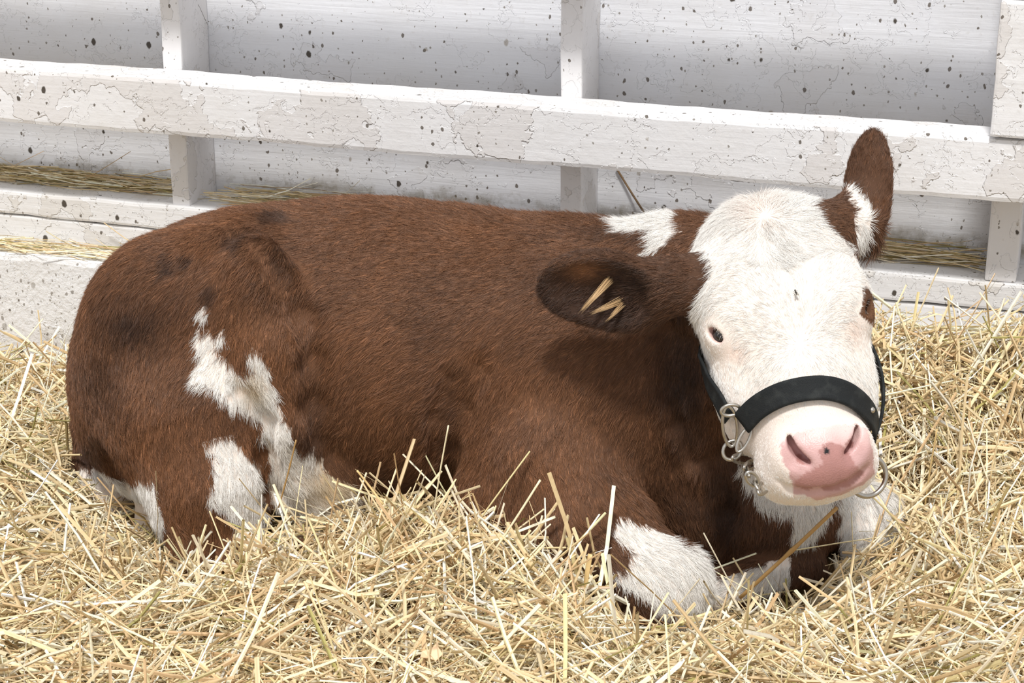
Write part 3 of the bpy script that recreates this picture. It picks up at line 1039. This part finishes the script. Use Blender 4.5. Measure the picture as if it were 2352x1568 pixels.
N = NT('calf_hair')
a_ = N.n('ShaderNodeAttribute', attribute_name='hair_colour')
N.l(a_.outputs['Color'], N.b.inputs['Base Color'])
N.b.inputs['Roughness'].default_value = 0.42
N.b.inputs['Specular IOR Level'].default_value = 0.35
M_hair = N.m
pts_, rad_, col_ = build_coat(480000)
print('hairs', len(pts_))
coat = curves_object('coat', pts_, rad_, col_, M_hair, calf)

# pale tufts growing in the hollow of the near ear
tp, tr, tcx = [], [], []
for (x0, y0, x1, y1, nh) in ((1402, 640, 1333, 716, 70), (1428, 690, 1350, 722, 50), (1432, 700, 1392, 738, 30)):
    a0 = surf(x0, y0); a1 = at_depth(x1, y1, (a0 - CC) @ CF - 0.022)
    for i in range(nh):
        q = RNG.normal(0, 1, 3)
        s0 = a0 + CR * q[0] * 0.0026 + CU * q[1] * 0.0026
        e0 = a1 + (CR * q[2] + CU * RNG.normal()) * 0.0010
        u = np.linspace(0, RNG.uniform(0.6, 1.0), 5)[:, None]
        tp.append(s0 + (e0 - s0) * u - CF * 0.014 * np.sin(np.clip(u, 0, 1) * math.pi) + q * 0.0012 * u)
        tr.append(0.00025); tcx.append(np.array([0.62, 0.42, 0.22]) * math.exp(RNG.normal(0, 0.2)))
tuft = curves_object('ear_tuft', np.array(tp, np.float32), np.array(tr), np.array(tcx), M_hair, calf)
tag(tuft, 'tan hair tufts in the hollow of the ear')

# pale lashes over the eyes
for (c, nn, eb) in EYES:
    lp = []
    up_ = -eb[:, 1] if np.dot(eb[:, 1], B_HEAD[:, 1]) > 0 else eb[:, 1]
    ln = eb[:, 0]
    lift_ = unit(CU - nn * np.dot(CU, nn))
    for i in range(16):
        a = RNG.uniform(-1, 1)
        root = c + nn * 0.0185 + ln * a * 0.012 + lift_ * (0.0085 - 0.004 * a * a) + RNG.normal(0, 0.0006, 3)
        u = np.linspace(0, 1, 5)[:, None]
        Lh = RNG.uniform(0.009, 0.015)
        lp.append(root + (nn * 0.75 + ln * a * 0.5) * Lh * u + lift_ * Lh * (0.15 * u - 0.30 * u * u))
    tag(curves_object('eyelashes', np.array(lp, np.float32), np.full(16, 0.00013), np.tile([0.85, 0.80, 0.74], (16, 1)), M_hair, calf), 'pale eyelashes')
# ------------------------------------------------------------------ the halter
N = NT('halter_webbing')
tc_ = N.n('ShaderNodeTexCoord')
wv_ = N.n('ShaderNodeTexNoise', i_Scale=900.0, i_Detail=2.0)
N.l(tc_.outputs['Object'], wv_.inputs['Vector'])
du_ = N.n('ShaderNodeTexNoise', i_Scale=60.0, i_Detail=5.0)
N.l(tc_.outputs['Object'], du_.inputs['Vector'])
N.l(N.mix(N.ramp(du_.outputs['Fac'], [(0.5, g(0)), (0.75, g(0.35))]), (0.010, 0.012, 0.013, 1), (0.07, 0.075, 0.07, 1)), N.b.inputs['Base Color'])
N.b.inputs['Roughness'].default_value = 0.7
bp_ = N.n('ShaderNodeBump', i_Strength=0.7, i_Distance=0.0012)
N.l(wv_.outputs['Fac'], bp_.inputs['Height'])
N.l(bp_.outputs[0], N.b.inputs['Normal'])
M_web = N.m
N = NT('halter_metal')
N.b.inputs['Base Color'].default_value = (0.50, 0.47, 0.42, 1)
N.b.inputs['Metallic'].default_value = 1.0
tc_ = N.n('ShaderNodeTexCoord')
no_ = N.n('ShaderNodeTexNoise', i_Scale=120.0, i_Detail=4.0)
N.l(tc_.outputs['Object'], no_.inputs['Vector'])
N.l(N.ramp(no_.outputs['Fac'], [(0.3, g(0.22)), (0.7, g(0.45))]), N.b.inputs['Roughness'])
M_metal = N.m


def grad(P, e=0.002):
    P = np.asarray(P, float)
    G = np.stack([BODY(P + np.eye(3)[k] * e) - BODY(P - np.eye(3)[k] * e) for k in range(3)], 1)
    return unit(G)


def hug(P, off):
    """slide points onto the hide and lift them off it"""
    P = np.array(P, float)
    for _ in range(6):
        P = P - grad(P) * (BODY(P)[:, None] - off) * 0.8
    return P


def strap(name, P, width, thick, mat, parent, nfix=None):
    """webbing lying flat on the hide along P"""
    P = np.asarray(P, float)
    n = len(P)
    Nn = grad(P)
    for _ in range(3):
        Nn[1:-1] = unit(Nn[:-2] + Nn[1:-1] + Nn[2:])
    if nfix: Nn[nfix:] = Nn[nfix - 1]
    T = unit(np.gradient(P, axis=0))
    Wd = unit(np.cross(Nn, T))
    prof = []
    m = 8
    for k in range(m + 1):
        u = -1 + 2 * k / m
        prof.append((u, 0.5 * (1 + 0.35 * (abs(u) > 0.7) * (abs(u) < 0.95))))
    loop = [(u, h) for u, h in prof] + [(u, -0.5) for u, h in prof[::-1]]
    V, Fq = [], []
    for i in range(n):
        for u, h in loop:
            V.append(P[i] + Wd[i] * (u * width / 2) + Nn[i] * (h * thick))
    k = len(loop)
    for i in range(n - 1):
        for j in range(k):
            l = (j + 1) % k
            Fq.append((i * k + j, i * k + l, (i + 1) * k + l, (i + 1) * k + j))
    Fq.append(tuple(range(k))[::-1]); Fq.append(tuple(range((n - 1) * k, n * k)))
    return mesh_obj(name, V, Fq, mat, parent, True)


def ring(name, c, ax, ay, rx, ry, r, parent, n=40, mat=None):
    th = np.linspace(0, 2 * math.pi, n, endpoint=False)
    ax = np.array(ax) / np.linalg.norm(ax); ay = np.array(ay) / np.linalg.norm(ay)
    pts = np.array(c)[None] + np.cos(th)[:, None] * ax * rx + np.sin(th)[:, None] * ay * ry
    V, Fq = tube_arrays(pts, r, 10, True, up=np.cross(ax, ay))
    return mesh_obj(name, V, Fq, mat or M_metal, parent, True)


halter = empty('halter', tuple(Hh(0, 0.12, -0.08)))
tag(halter, "black webbing halter with metal rings and chain around the calf's muzzle", 'halter')
# noseband over the bridge of the nose, from the near ring round to the far ring
nb = [surf(*p) for p in ((1712, 968), (1745, 936), (1790, 910), (1840, 896), (1890, 893), (1935, 905), (1968, 928), (1988, 952))]
nb = hug(spline(nb, 44), 0.0075)
ext = [nb[-1], nb[-1] + B_HEAD @ np.array([0.006, 0.012, -0.03]), nb[-1] + B_HEAD @ np.array([0.004, 0.02, -0.06])]
ext = hug(spline(ext, 12), 0.0075)
strap('noseband', np.vstack([nb, ext[2:]]), 0.033, 0.0035, M_web, halter)
# near cheek strap, up the jaw and behind the ear
cs = hug(spline([surf(1683, 958), surf(1660, 915), surf(1640, 880), surf(1629, 846), Hh(-0.115, 0.018, -0.115)], 30), 0.0075)
cs = np.vstack([cs, Hh(-0.116, 0.006, -0.135), Hh(-0.110, -0.008, -0.160), Hh(-0.095, -0.022, -0.185)])
strap('cheek_strap', cs, 0.026, 0.0035, M_web, halter, 28)
cs2 = hug(spline([ext[-1], Hh(0.088, 0.10, -0.10), Hh(0.098, 0.05, -0.115), Hh(0.108, 0.0, -0.14), Hh(0.10, -0.06, -0.17)], 40), 0.0075)
strap('cheek_strap', cs2, 0.026, 0.0035, M_web, halter)
# near side fittings: oblong loop joining nose and cheek straps, ring, chain under the jaw
def off(px, py, h):
    p = surf(px, py)
    return p + grad(p[None])[0] * h
tv = -CF
dirl = unit(off(1700, 1020, .012) - off(1690, 925, .012))
ring('strap_loop', off(1692, 972, .013), dirl, np.cross(dirl, tv), 0.030, 0.010, 0.0024, halter)
ring('strap_loop', off(1694, 938, .014), np.cross(dirl, tv), dirl, 0.013, 0.008, 0.0026, halter)
ring('ring', off(1700, 1018, .016), CR * 0.8 + CU * 0.3, CU - CR * 0.2, 0.0135, 0.0125, 0.0026, halter)
ring('snap_hook', off(1722, 1000, .013), CU * 0.9 + CR * 0.4, CR, 0.018, 0.007, 0.0022, halter)
ch = spline([off(1708, 1032, .017), off(1722, 1052, .017), off(1738, 1074, .016), off(1752, 1098, .014), off(1762, 1118, .008), Hh(-0.03, 0.16, -0.165)], 9)
for i in range(len(ch) - 1):
    d = unit(ch[i + 1] - ch[i])
    side = np.cross(d, tv) if i % 2 == 0 else unit(0.35 * np.cross(d, tv) + tv)
    ring('chain_link', (ch[i] + ch[i + 1]) / 2, d, side, np.linalg.norm(ch[i + 1] - ch[i]) * 0.72, 0.0068, 0.0023, halter, 20)
# far side: rivet and the large lead ring hanging under the chin
rc = at_depth(1994, 1094, 2.565)
ring('lead_ring', rc, CR * 0.92 - CU * 0.1 + CF * 0.3, CU + CR * 0.15, 0.0275, 0.0275, 0.0036, halter, 56)
rv = nb[-2]; rg = grad(rv[None])[0]
bm = bmesh.new()
bmesh.ops.create_uvsphere(bm, u_segments=16, v_segments=10, radius=0.0045)
bmesh.ops.translate(bm, verts=bm.verts, vec=Vector(rv + rg * 0.003 - B_HEAD[:, 1] * 0.004))
bm_obj('rivet', bm, M_metal, halter, True)

# ------------------------------------------------------------------ a fly on the forehead
N = NT('fly_dark')
N.b.inputs['Base Color'].default_value = (0.03, 0.025, 0.018, 1)
M_fly = N.m
N = NT('fly_wing')
N.b.inputs['Base Color'].default_value = (0.30, 0.27, 0.22, 1)
M_flyw = N.m
fp = surf(1826, 677); fnr = grad(fp[None])[0]; fp = fp + fnr * 0.008
fax = unit(-CU + CR * 0.25); fax = unit(fax - fnr * np.dot(fax, fnr)); fsd = np.cross(fnr, fax)
fly = empty('fly', tuple(fp - fnr * 0.002))
tag(fly, "tiny dark fly sitting in the middle of the calf's white forehead", 'fly')
def blobm(name, c, r, B, mat, parent):
    bm = bmesh.new()
    bmesh.ops.create_uvsphere(bm, u_segments=12, v_segments=8, radius=1)
    for v in bm.verts:
        v.co = Vector(np.array(c) + B @ (np.array(v.co) * np.array(r)))
    return bm_obj(name, bm, mat, parent, True)
FB = np.stack([fax, fsd, fnr], 1)
blobm('body', fp, (0.0032, 0.0014, 0.0014), FB, M_fly, fly)
blobm('head', fp - fax * 0.0040, (0.0011, 0.0012, 0.0011), FB, M_fly, fly)
for s_ in (-1, 1):
    wb = basis_from(fax + fsd * s_ * 0.45, fnr)
    blobm('wing', fp + fax * 0.0021 + fsd * s_ * 0.0013 + fnr * 0.0009, (0.0027, 0.0011, 0.0002), wb, M_flyw, fly)
    for q in (-0.6, 0.2, 1.0):
        a = fp - fax * 0.002 * q; b = a + fsd * s_ * 0.0022 - fax * 0.001 * q + fnr * 0.0008; c = b + fsd * s_ * 0.0010 - fnr * 0.0034
        V_, F_ = tube_arrays([a, b, c], 0.0002, 6)
        mesh_obj('leg', V_, F_, M_fly, fly, True)
# ------------------------------------------------------------------ straw
SR = np.random.default_rng(11)
HP = np.array([(-.89, 2.31, -.03), (-.79, 2.30, -.022), (-.685, 2.26, -.03), (-.99, 2.27, -.062), (-1.05, 2.24, -.10), (-1.23, 2.24, -.12), (-.534, 2.25, -.125), (-.445, 2.30, -.125), (-.396, 2.41, -.135), (-.45, 2.50, -.165), (-.38, 2.50, -.14), (-.325, 2.58, -.12), (-.29, 2.63, -.098), (-.236, 2.72, -.08),
    (-1.41, 2.42, -.165), (-1.54, 2.48, -.14), (-1.64, 2.56, -.13), (-1.78, 2.67, -.12), (-2.03, 3.06, -.15), (-2.09, 3.0, -.145), (-1.9, 2.8, -.13), (-2.3, 3.0, -.14), (-2.2, 2.6, -.12),
    (-.30, 3.05, .115), (-.19, 3.05, .125), (-.08, 3.05, .145), (.15, 3.05, .16), (.5, 3.0, .16), (-.18, 2.95, .06), (-.05, 2.8, .0), (.2, 2.8, .03), (-.16, 2.88, .005), (-.42, 3.05, .05), (-.65, 3.0, -.06), (-1.0, 3.0, -.13), (-1.5, 3.0, -.145), (-.9, 2.65, -.13), (-1.3, 2.7, -.14), (-.5, 2.7, -.12),
    (-1.3, 1.8, -.06), (-.95, 1.9, -.045), (-.63, 1.96, -.03), (-.3, 2.07, -.035), (0, 2.16, -.03), (-.62, 2.12, -.035), (-1.0, 2.1, -.03), (-.85, 2.16, -.005), (-1.4, 2.12, -.085), (-1.75, 2.4, -.10), (-.2, 2.4, -.075), (.05, 2.4, -.05), (-.3, 2.22, -.075), (-.12, 2.62, -.06),
    (-.6, 1.5, -.05), (-1.5, 1.5, -.06), (.4, 1.8, -.04), (-2.0, 2.0, -.1), (.5, 2.4, -.03)])


def ground(x, y):
    d = (x[:, None] - HP[None, :, 0]) ** 2 + (y[:, None] - HP[None, :, 1]) ** 2
    w = 1 / (d + 0.0025) ** 2
    h = (w * HP[None, :, 2]).sum(1) / w.sum(1)
    q = np.stack([x, y], 1)
    return h + (vnoise(q, 7, 5) - 0.5) * 0.035 + (vnoise(q, 17, 6) - 0.5) * 0.018


STRAW_C = np.array([srgb(236, 217, 176)[:3], srgb(229, 206, 162)[:3], srgb(245, 233, 206)[:3], srgb(214, 186, 142)[:3], srgb(196, 165, 124)[:3], srgb(250, 244, 226)[:3], srgb(212, 196, 146)[:3], srgb(164, 156, 96)[:3]])
STRAW_P = np.array([.24, .20, .20, .13, .07, .09, .05, .02])


def straw_pieces(base, az, el, L, W, rng, flat=None, K=4, S=5, droop=0.05):
    """many cut stalks: arrays -> vertices (n,K,S,3), colours"""
    n = len(base)
    d = np.stack([np.cos(az) * np.cos(el), np.sin(az) * np.cos(el), np.sin(el)], 1)
    up = np.tile(np.array([0, 0, 1.0]), (n, 1))
    a = unit(np.cross(d, up) + 1e-4)
    b = np.cross(a, d)
    roll = rng.uniform(0, 6.28, n)
    t = np.linspace(-0.5, 0.5, K)
    sag = rng.normal(0, droop, n); sway = rng.normal(0, droop, n)
    kink = np.where(rng.random(n) < 0.14, rng.normal(0, 0.35, n), 0)
    kpos = rng.uniform(-0.2, 0.3, n)
    flat = rng.choice([1.0, 0.75, 0.35, 0.12], n, p=[.20, .20, .32, .28]) if flat is None else flat
    V = np.empty((n, K, S, 3), np.float32)
    for k in range(K):
        c = base + d * (L * t[k])[:, None] + b * (L * (sag * (0.25 - t[k] ** 2) * 4 * 0.5 + kink * np.maximum(t[k] - kpos, 0)))[:, None] + a * (L * sway * (0.25 - t[k] ** 2) * 2)[:, None]
        r = W * 0.5 * (1.0 - 0.12 * t[k])
        for s in range(S):
            th = 2 * math.pi * s / S
            u, v = math.cos(th), math.sin(th)
            pu = u * np.cos(roll) - v * flat * np.sin(roll)
            pv = u * np.sin(roll) + v * flat * np.cos(roll)
            V[:, k, s] = c + a * (r * pu)[:, None] + b * (r * pv)[:, None]
    col = STRAW_C[rng.choice(len(STRAW_C), n, p=STRAW_P / STRAW_P.sum())] * np.exp(rng.normal(0, 0.10, (n, 1)))
    return V, np.clip(col, 0, 0.93)


def straw_quads(n, K, S, base=0):
    k, s = np.meshgrid(np.arange(K - 1), np.arange(S), indexing='ij')
    k, s = k.ravel(), s.ravel()
    l = (s + 1) % S
    one = np.stack([k * S + s, k * S + l, (k + 1) * S + l, (k + 1) * S + s], 1)
    return (np.arange(n)[:, None, None] * (K * S) + one[None]).reshape(-1, 4) + base


N = NT('straw')
a_ = N.n('ShaderNodeAttribute', attribute_name='straw')
tc_ = N.n('ShaderNodeTexCoord')
n_ = N.n('ShaderNodeTexNoise', i_Scale=90.0, i_Detail=3.0)
N.l(tc_.outputs['Object'], n_.inputs['Vector'])
N.l(N.mix(N.ramp(n_.outputs['Fac'], [(0.50, g(0)), (0.8, g(0.4))]), a_.outputs['Color'], (0.40, 0.26, 0.13, 1)), N.b.inputs['Base Color'])
N.b.inputs['Roughness'].default_value = 0.42
N.b.inputs['Specular IOR Level'].default_value = 0.4
M_straw = N.m


def straw_mesh(name, parts, sheet=None):
    Vs, Qs, Cs = [], [], []
    o = 0
    for V, col in parts:
        n, K, S, _ = V.shape
        Vs.append(V.reshape(-1, 3)); Qs.append(straw_quads(n, K, S, o))
        Cs.append((np.repeat(col, K * S, axis=0).reshape(n, K, S, 3) * np.exp(SR.normal(0, 0.10, (n, 1, S, 1)))).clip(0, 0.95).reshape(-1, 3))
        o += n * K * S
    if sheet is not None:
        Vs.append(sheet[0]); Qs.append(sheet[1] + o); Cs.append(np.tile(sheet[2], (len(sheet[0]), 1)))
    V = np.concatenate(Vs); Cc = np.concatenate(Cs)
    me = fast_mesh(name, V, np.concatenate(Qs))
    me.polygons.foreach_set('use_smooth', np.zeros(len(me.polygons), dtype=bool))
    at = me.color_attributes.new('straw', 'FLOAT_COLOR', 'POINT')
    at.data.foreach_set('color', np.concatenate([Cc, np.ones((len(Cc), 1))], 1).astype(np.float32).ravel())
    return me


def keep_outside(V, clear=0.0015):
    """drop stalks that would run through the calf, the wall or the far end of the pen"""
    n, K, S, _ = V.shape
    c = V.mean(2)
    fine = np.concatenate([c, (c[:, :-1] + c[:, 1:]) / 2], 1)
    ok = (fine[:, :, 1] < 3.078).all(1)
    lo_, hi_ = BV.min(0) - 0.03, BV.max(0) + 0.03
    P = fine.reshape(-1, 3)
    inb = ((P > lo_) & (P < hi_)).all(1)
    f = np.full(len(P), 1.0, np.float32)
    f[inb] = BODY(P[inb])
    return ok & (f.reshape(n, -1) > clear).all(1)


def bed_layer(n, Lr, Wr, zlo, zhi, tilt, box=(-2.5, 0.75, 1.45, 3.08), mask=None):
    x = SR.uniform(box[0], box[1], n); y = SR.uniform(box[2], box[3], n)
    # only where the pen can be looked at
    z = ground(x, y)
    px, py, d = project(np.stack([x, y, z], 1))
    m = (px > -260) & (px < IW + 260) & (py < IH + 330) & (py > 560) if mask is None else mask(x, y, px, py)
    x, y, z = x[m], y[m], z[m]
    k = len(x)
    L = SR.uniform(*Lr, k); W = Wr[0] + (Wr[1] - Wr[0]) * SR.random(k) ** 2.2
    el = SR.normal(0, tilt, k)
    base = np.stack([x, y, z + SR.uniform(zlo, zhi, k) + np.abs(np.sin(el)) * L * 0.2], 1)
    # stalks follow the lie of the heap
    e = 0.03
    az = SR.uniform(0, 2 * math.pi, k)
    gx = (ground(x + e, y) - ground(x - e, y)) / (2 * e); gy = (ground(x, y + e) - ground(x, y - e)) / (2 * e)
    el = el + np.arctan(gx * np.cos(az) + gy * np.sin(az))
    V, col = straw_pieces(base, az, el, L, W, SR)
    ok = keep_outside(V)
    return V[ok], col[ok]


parts = [bed_layer(26000, (0.05, 0.17), (0.0020, 0.0048), -0.035, 0.0, 0.20),
         bed_layer(17000, (0.07, 0.23), (0.0022, 0.0060), -0.012, 0.014, 0.25),
         bed_layer(7500, (0.08, 0.26), (0.0024, 0.0068), 0.0, 0.024, 0.40),
         bed_layer(30000, (0.02, 0.09), (0.0007, 0.0024), -0.010, 0.020, 0.36),
         bed_layer(16000, (0.10, 0.24), (0.003, 0.007), -0.03, 0.012, 0.2, (-3.1, 0.95, 0.9, 3.08), lambda x, y, px, py: (px < -180) | (px > IW + 180) | (py > IH + 250))]
# ends sticking up out of the heap in front of the calf
def spikes(n, x0, x1, y0, y1, Lr, elr):
    x = SR.uniform(x0, x1, n); y = SR.uniform(y0, y1, n)
    z = ground(x, y); L = SR.uniform(*Lr, n)
    el = SR.uniform(*elr, n); az = SR.uniform(0, 2 * math.pi, n)
    base = np.stack([x, y, z + np.sin(el) * L * 0.32], 1)
    V, col = straw_pieces(base, az, el, L, SR.uniform(0.0026, 0.0048, n), SR)
    ok = keep_outside(V)
    return V[ok], col[ok]
parts += [spikes(300, -1.12, -0.60, 2.16, 2.36, (0.06, 0.17), (0.3, 1.15)),
          spikes(160, -1.42, -1.05, 2.16, 2.36, (0.06, 0.15), (0.35, 1.2)),
          spikes(220, -0.70, -0.20, 2.12, 2.45, (0.05, 0.13), (0.3, 1.0)),
          spikes(260, -0.25, 0.10, 2.3, 3.04, (0.06, 0.18), (0.3, 1.2)),
          spikes(160, -2.1, -1.6, 2.3, 3.04, (0.06, 0.16), (0.3, 1.1))]
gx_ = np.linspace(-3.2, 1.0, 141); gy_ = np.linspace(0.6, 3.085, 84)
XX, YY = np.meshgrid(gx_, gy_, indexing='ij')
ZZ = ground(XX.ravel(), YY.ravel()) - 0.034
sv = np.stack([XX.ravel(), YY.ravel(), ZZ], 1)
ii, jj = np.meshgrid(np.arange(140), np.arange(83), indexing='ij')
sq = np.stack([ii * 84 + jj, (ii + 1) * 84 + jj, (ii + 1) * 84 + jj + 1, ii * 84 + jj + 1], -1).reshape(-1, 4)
print('straws', sum(len(p[0]) for p in parts))
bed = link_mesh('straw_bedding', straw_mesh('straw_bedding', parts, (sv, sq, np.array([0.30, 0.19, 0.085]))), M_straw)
tag(bed, 'deep bed of loose golden straw covering the pen floor around the calf', 'straw', kind='stuff')


# loose hay caught on the sill and on top of the plinth
def hay(name, label, n, x0, x1, y0, y1, z0, z1, Lr=(0.06, 0.22), green=0.3):
    x = SR.uniform(x0, x1, n); y = SR.uniform(y0, y1, n)
    u = SR.random(n) ** 1.5
    base = np.stack([x, y, z0 + (z1 - z0) * u], 1)
    az = SR.normal(0, 0.16, n) + np.where(SR.random(n) < 0.5, math.pi, 0)
    V, col = straw_pieces(base, az, SR.normal(0, 0.05, n), SR.uniform(*Lr, n), SR.uniform(0.0010, 0.0026, n), SR)
    gm = SR.random(n) < green
    col[gm] = np.array(srgb(176, 156, 100)[:3]) * SR.uniform(0.6, 1.1, (gm.sum(), 1))
    c = V.reshape(n, -1, 3)
    ok = (c[:, :, 1] < YW - 0.001).all(1) & (c[:, :, 0] > x0 - 0.02).all(1) & (c[:, :, 0] < x1 + 0.02).all(1) & (c[:, :, 2] > z0 - 0.004).all(1)
    o = link_mesh(name, straw_mesh(name, [(V[ok], col[ok])]), M_straw)
    return tag(o, label, 'hay', kind='stuff')


hay('loose_hay', 'strip of old hay lying on the sill left of the first post', 900, -2.48, -1.73, 3.225, 3.288, 0.188, 0.208)
hay('loose_hay', 'wisps of pale hay on the sill between the first post and the calf', 320, -1.675, -1.30, 3.20, 3.288, 0.188, 0.212, green=0.15)
hay('loose_hay', "strip of dark hay on the sill beside the calf's upright ear", 620, -0.62, -0.17, 3.225, 3.288, 0.188, 0.212)
hay('loose_hay', 'thin line of straw on top of the rough plinth behind the rump', 420, -2.5, -1.62, 3.092, 3.158, 0.082, 0.094, green=0.05)


# single stalks that stand out
def stalk(name, label, cat, pts, w, col, flat=1.0, nodes=(), group=None):
    P = spline(pts, 14)
    rr = np.full(14, w / 2)
    for nd in nodes:
        rr[nd] *= 1.35
    V, Fq = tube_arrays(P, rr, 8, flat=flat)
    o = mesh_obj(name, V, Fq, M_straw, None, True)
    at = o.data.color_attributes.new('straw', 'FLOAT_COLOR', 'POINT')
    at.data.foreach_set('color', np.tile(np.array([*col[:3], 1.0], np.float32), (len(V), 1)).ravel())
    return tag(o, label, cat, group)


PALE, GOLD, OLD = srgb(244, 232, 196), srgb(222, 192, 134), srgb(176, 140, 88)
def near(px, py, s): return C(px, py, s)
SG = 'single straws standing out of the bedding'
stalk('straw_stalk', "tallest straw stalk, standing almost upright before the calf's elbow", 'straw', [near(990, 1225, .37), near(1008, 1100, .37), near(1030, 977, .37)], 0.0048, PALE, 0.5, group=SG)
stalk('straw_stalk', 'pale straw leaning right on the heap below the shoulder', 'straw', [near(1128, 1275, .43), near(1185, 1190, .42), near(1241, 1102, .41)], 0.0052, PALE, 0.6, group=SG)
stalk('straw_stalk', "long brownish straw slanting up from beside the white knee toward the chin", 'straw', [near(1700, 1372, .34), near(1810, 1272, .36), near(1922, 1166, .38)], 0.0056, OLD, 1.0, (7,), group=SG)
stalk('straw_stalk', "broad flat straw upright in front of the calf's dark forearm", 'straw', [near(1338, 1420, .45), near(1345, 1340, .45), near(1356, 1272, .44)], 0.0078, GOLD, 0.3, group=SG)
stalk('straw_stalk', "thin kinked grass stem in front of the white belly fold", 'straw', [near(640, 1165, .30), near(662, 1085, .30), near(680, 1010, .30)], 0.0024, OLD, 1.0, (4, 8), group=SG)
stalk('straw_stalk', "pale straw leaning left below the hind leg and belly", 'straw', [near(628, 1112, .33), near(660, 1190, .345), near(685, 1260, .36)], 0.0050, PALE, 0.6, group=SG)
stalk('straw_stalk', 'short straw propped against the belly left of the tallest stalk', 'straw', [near(820, 1080, .35), near(850, 1118, .35), near(880, 1158, .36)], 0.0038, GOLD, 0.8, group=SG)
stalk('straw_stalk', "gold straw upright beside the far knee and lead ring", 'straw', [near(2122, 1180, -.02), near(2136, 1080, -.02), near(2152, 985, -.02)], 0.0036, GOLD, 0.8, group=SG)
lc = on_plane(990, 1508, (0, 0, 1), (0, 0, 0.0)); lc = np.array([lc[0], lc[1], ground(lc[:1], lc[1:2])[0] + 0.03])
lv, lf = [], []
for i in range(9):
    a = 2 * math.pi * i / 9
    r_ = (0.016, 0.010, 0.019, 0.009, 0.014, 0.011, 0.018, 0.009, 0.013)[i]
    lv.append((lc[0] + r_ * math.cos(a), lc[1] + r_ * math.sin(a), lc[2] + 0.004 * math.sin(2 * a) + r_ * 0.25 * math.sin(a)))
lv += [(v[0], v[1], v[2] - 0.0008) for v in lv]
lf = [tuple(range(9)), tuple(range(17, 8, -1))] + [(i, 9 + i, 9 + (i + 1) % 9, (i + 1) % 9) for i in range(9)]
leaf = mesh_obj('dry_leaf', lv, lf, M_straw)
at = leaf.data.color_attributes.new('straw', 'FLOAT_COLOR', 'POINT')
at.data.foreach_set('color', np.tile(np.array([0.85, 0.58, 0.36, 1.0], np.float32), (18, 1)).ravel())
tag(leaf, 'small ragged orange leaf scrap on the straw in front', 'leaf')
stalk('twig', 'thin brown twig leaning on the wall under the rail by the middle post', 'twig', [on_plane(1415, 385, (0, 1, 0), (0, YW - .006, 0)), on_plane(1452, 445, (0, 1, 0), (0, YW - .012, 0)), on_plane(1500, 520, (0, 1, 0), (0, YW - .03, 0))], 0.0042, srgb(120, 96, 70))
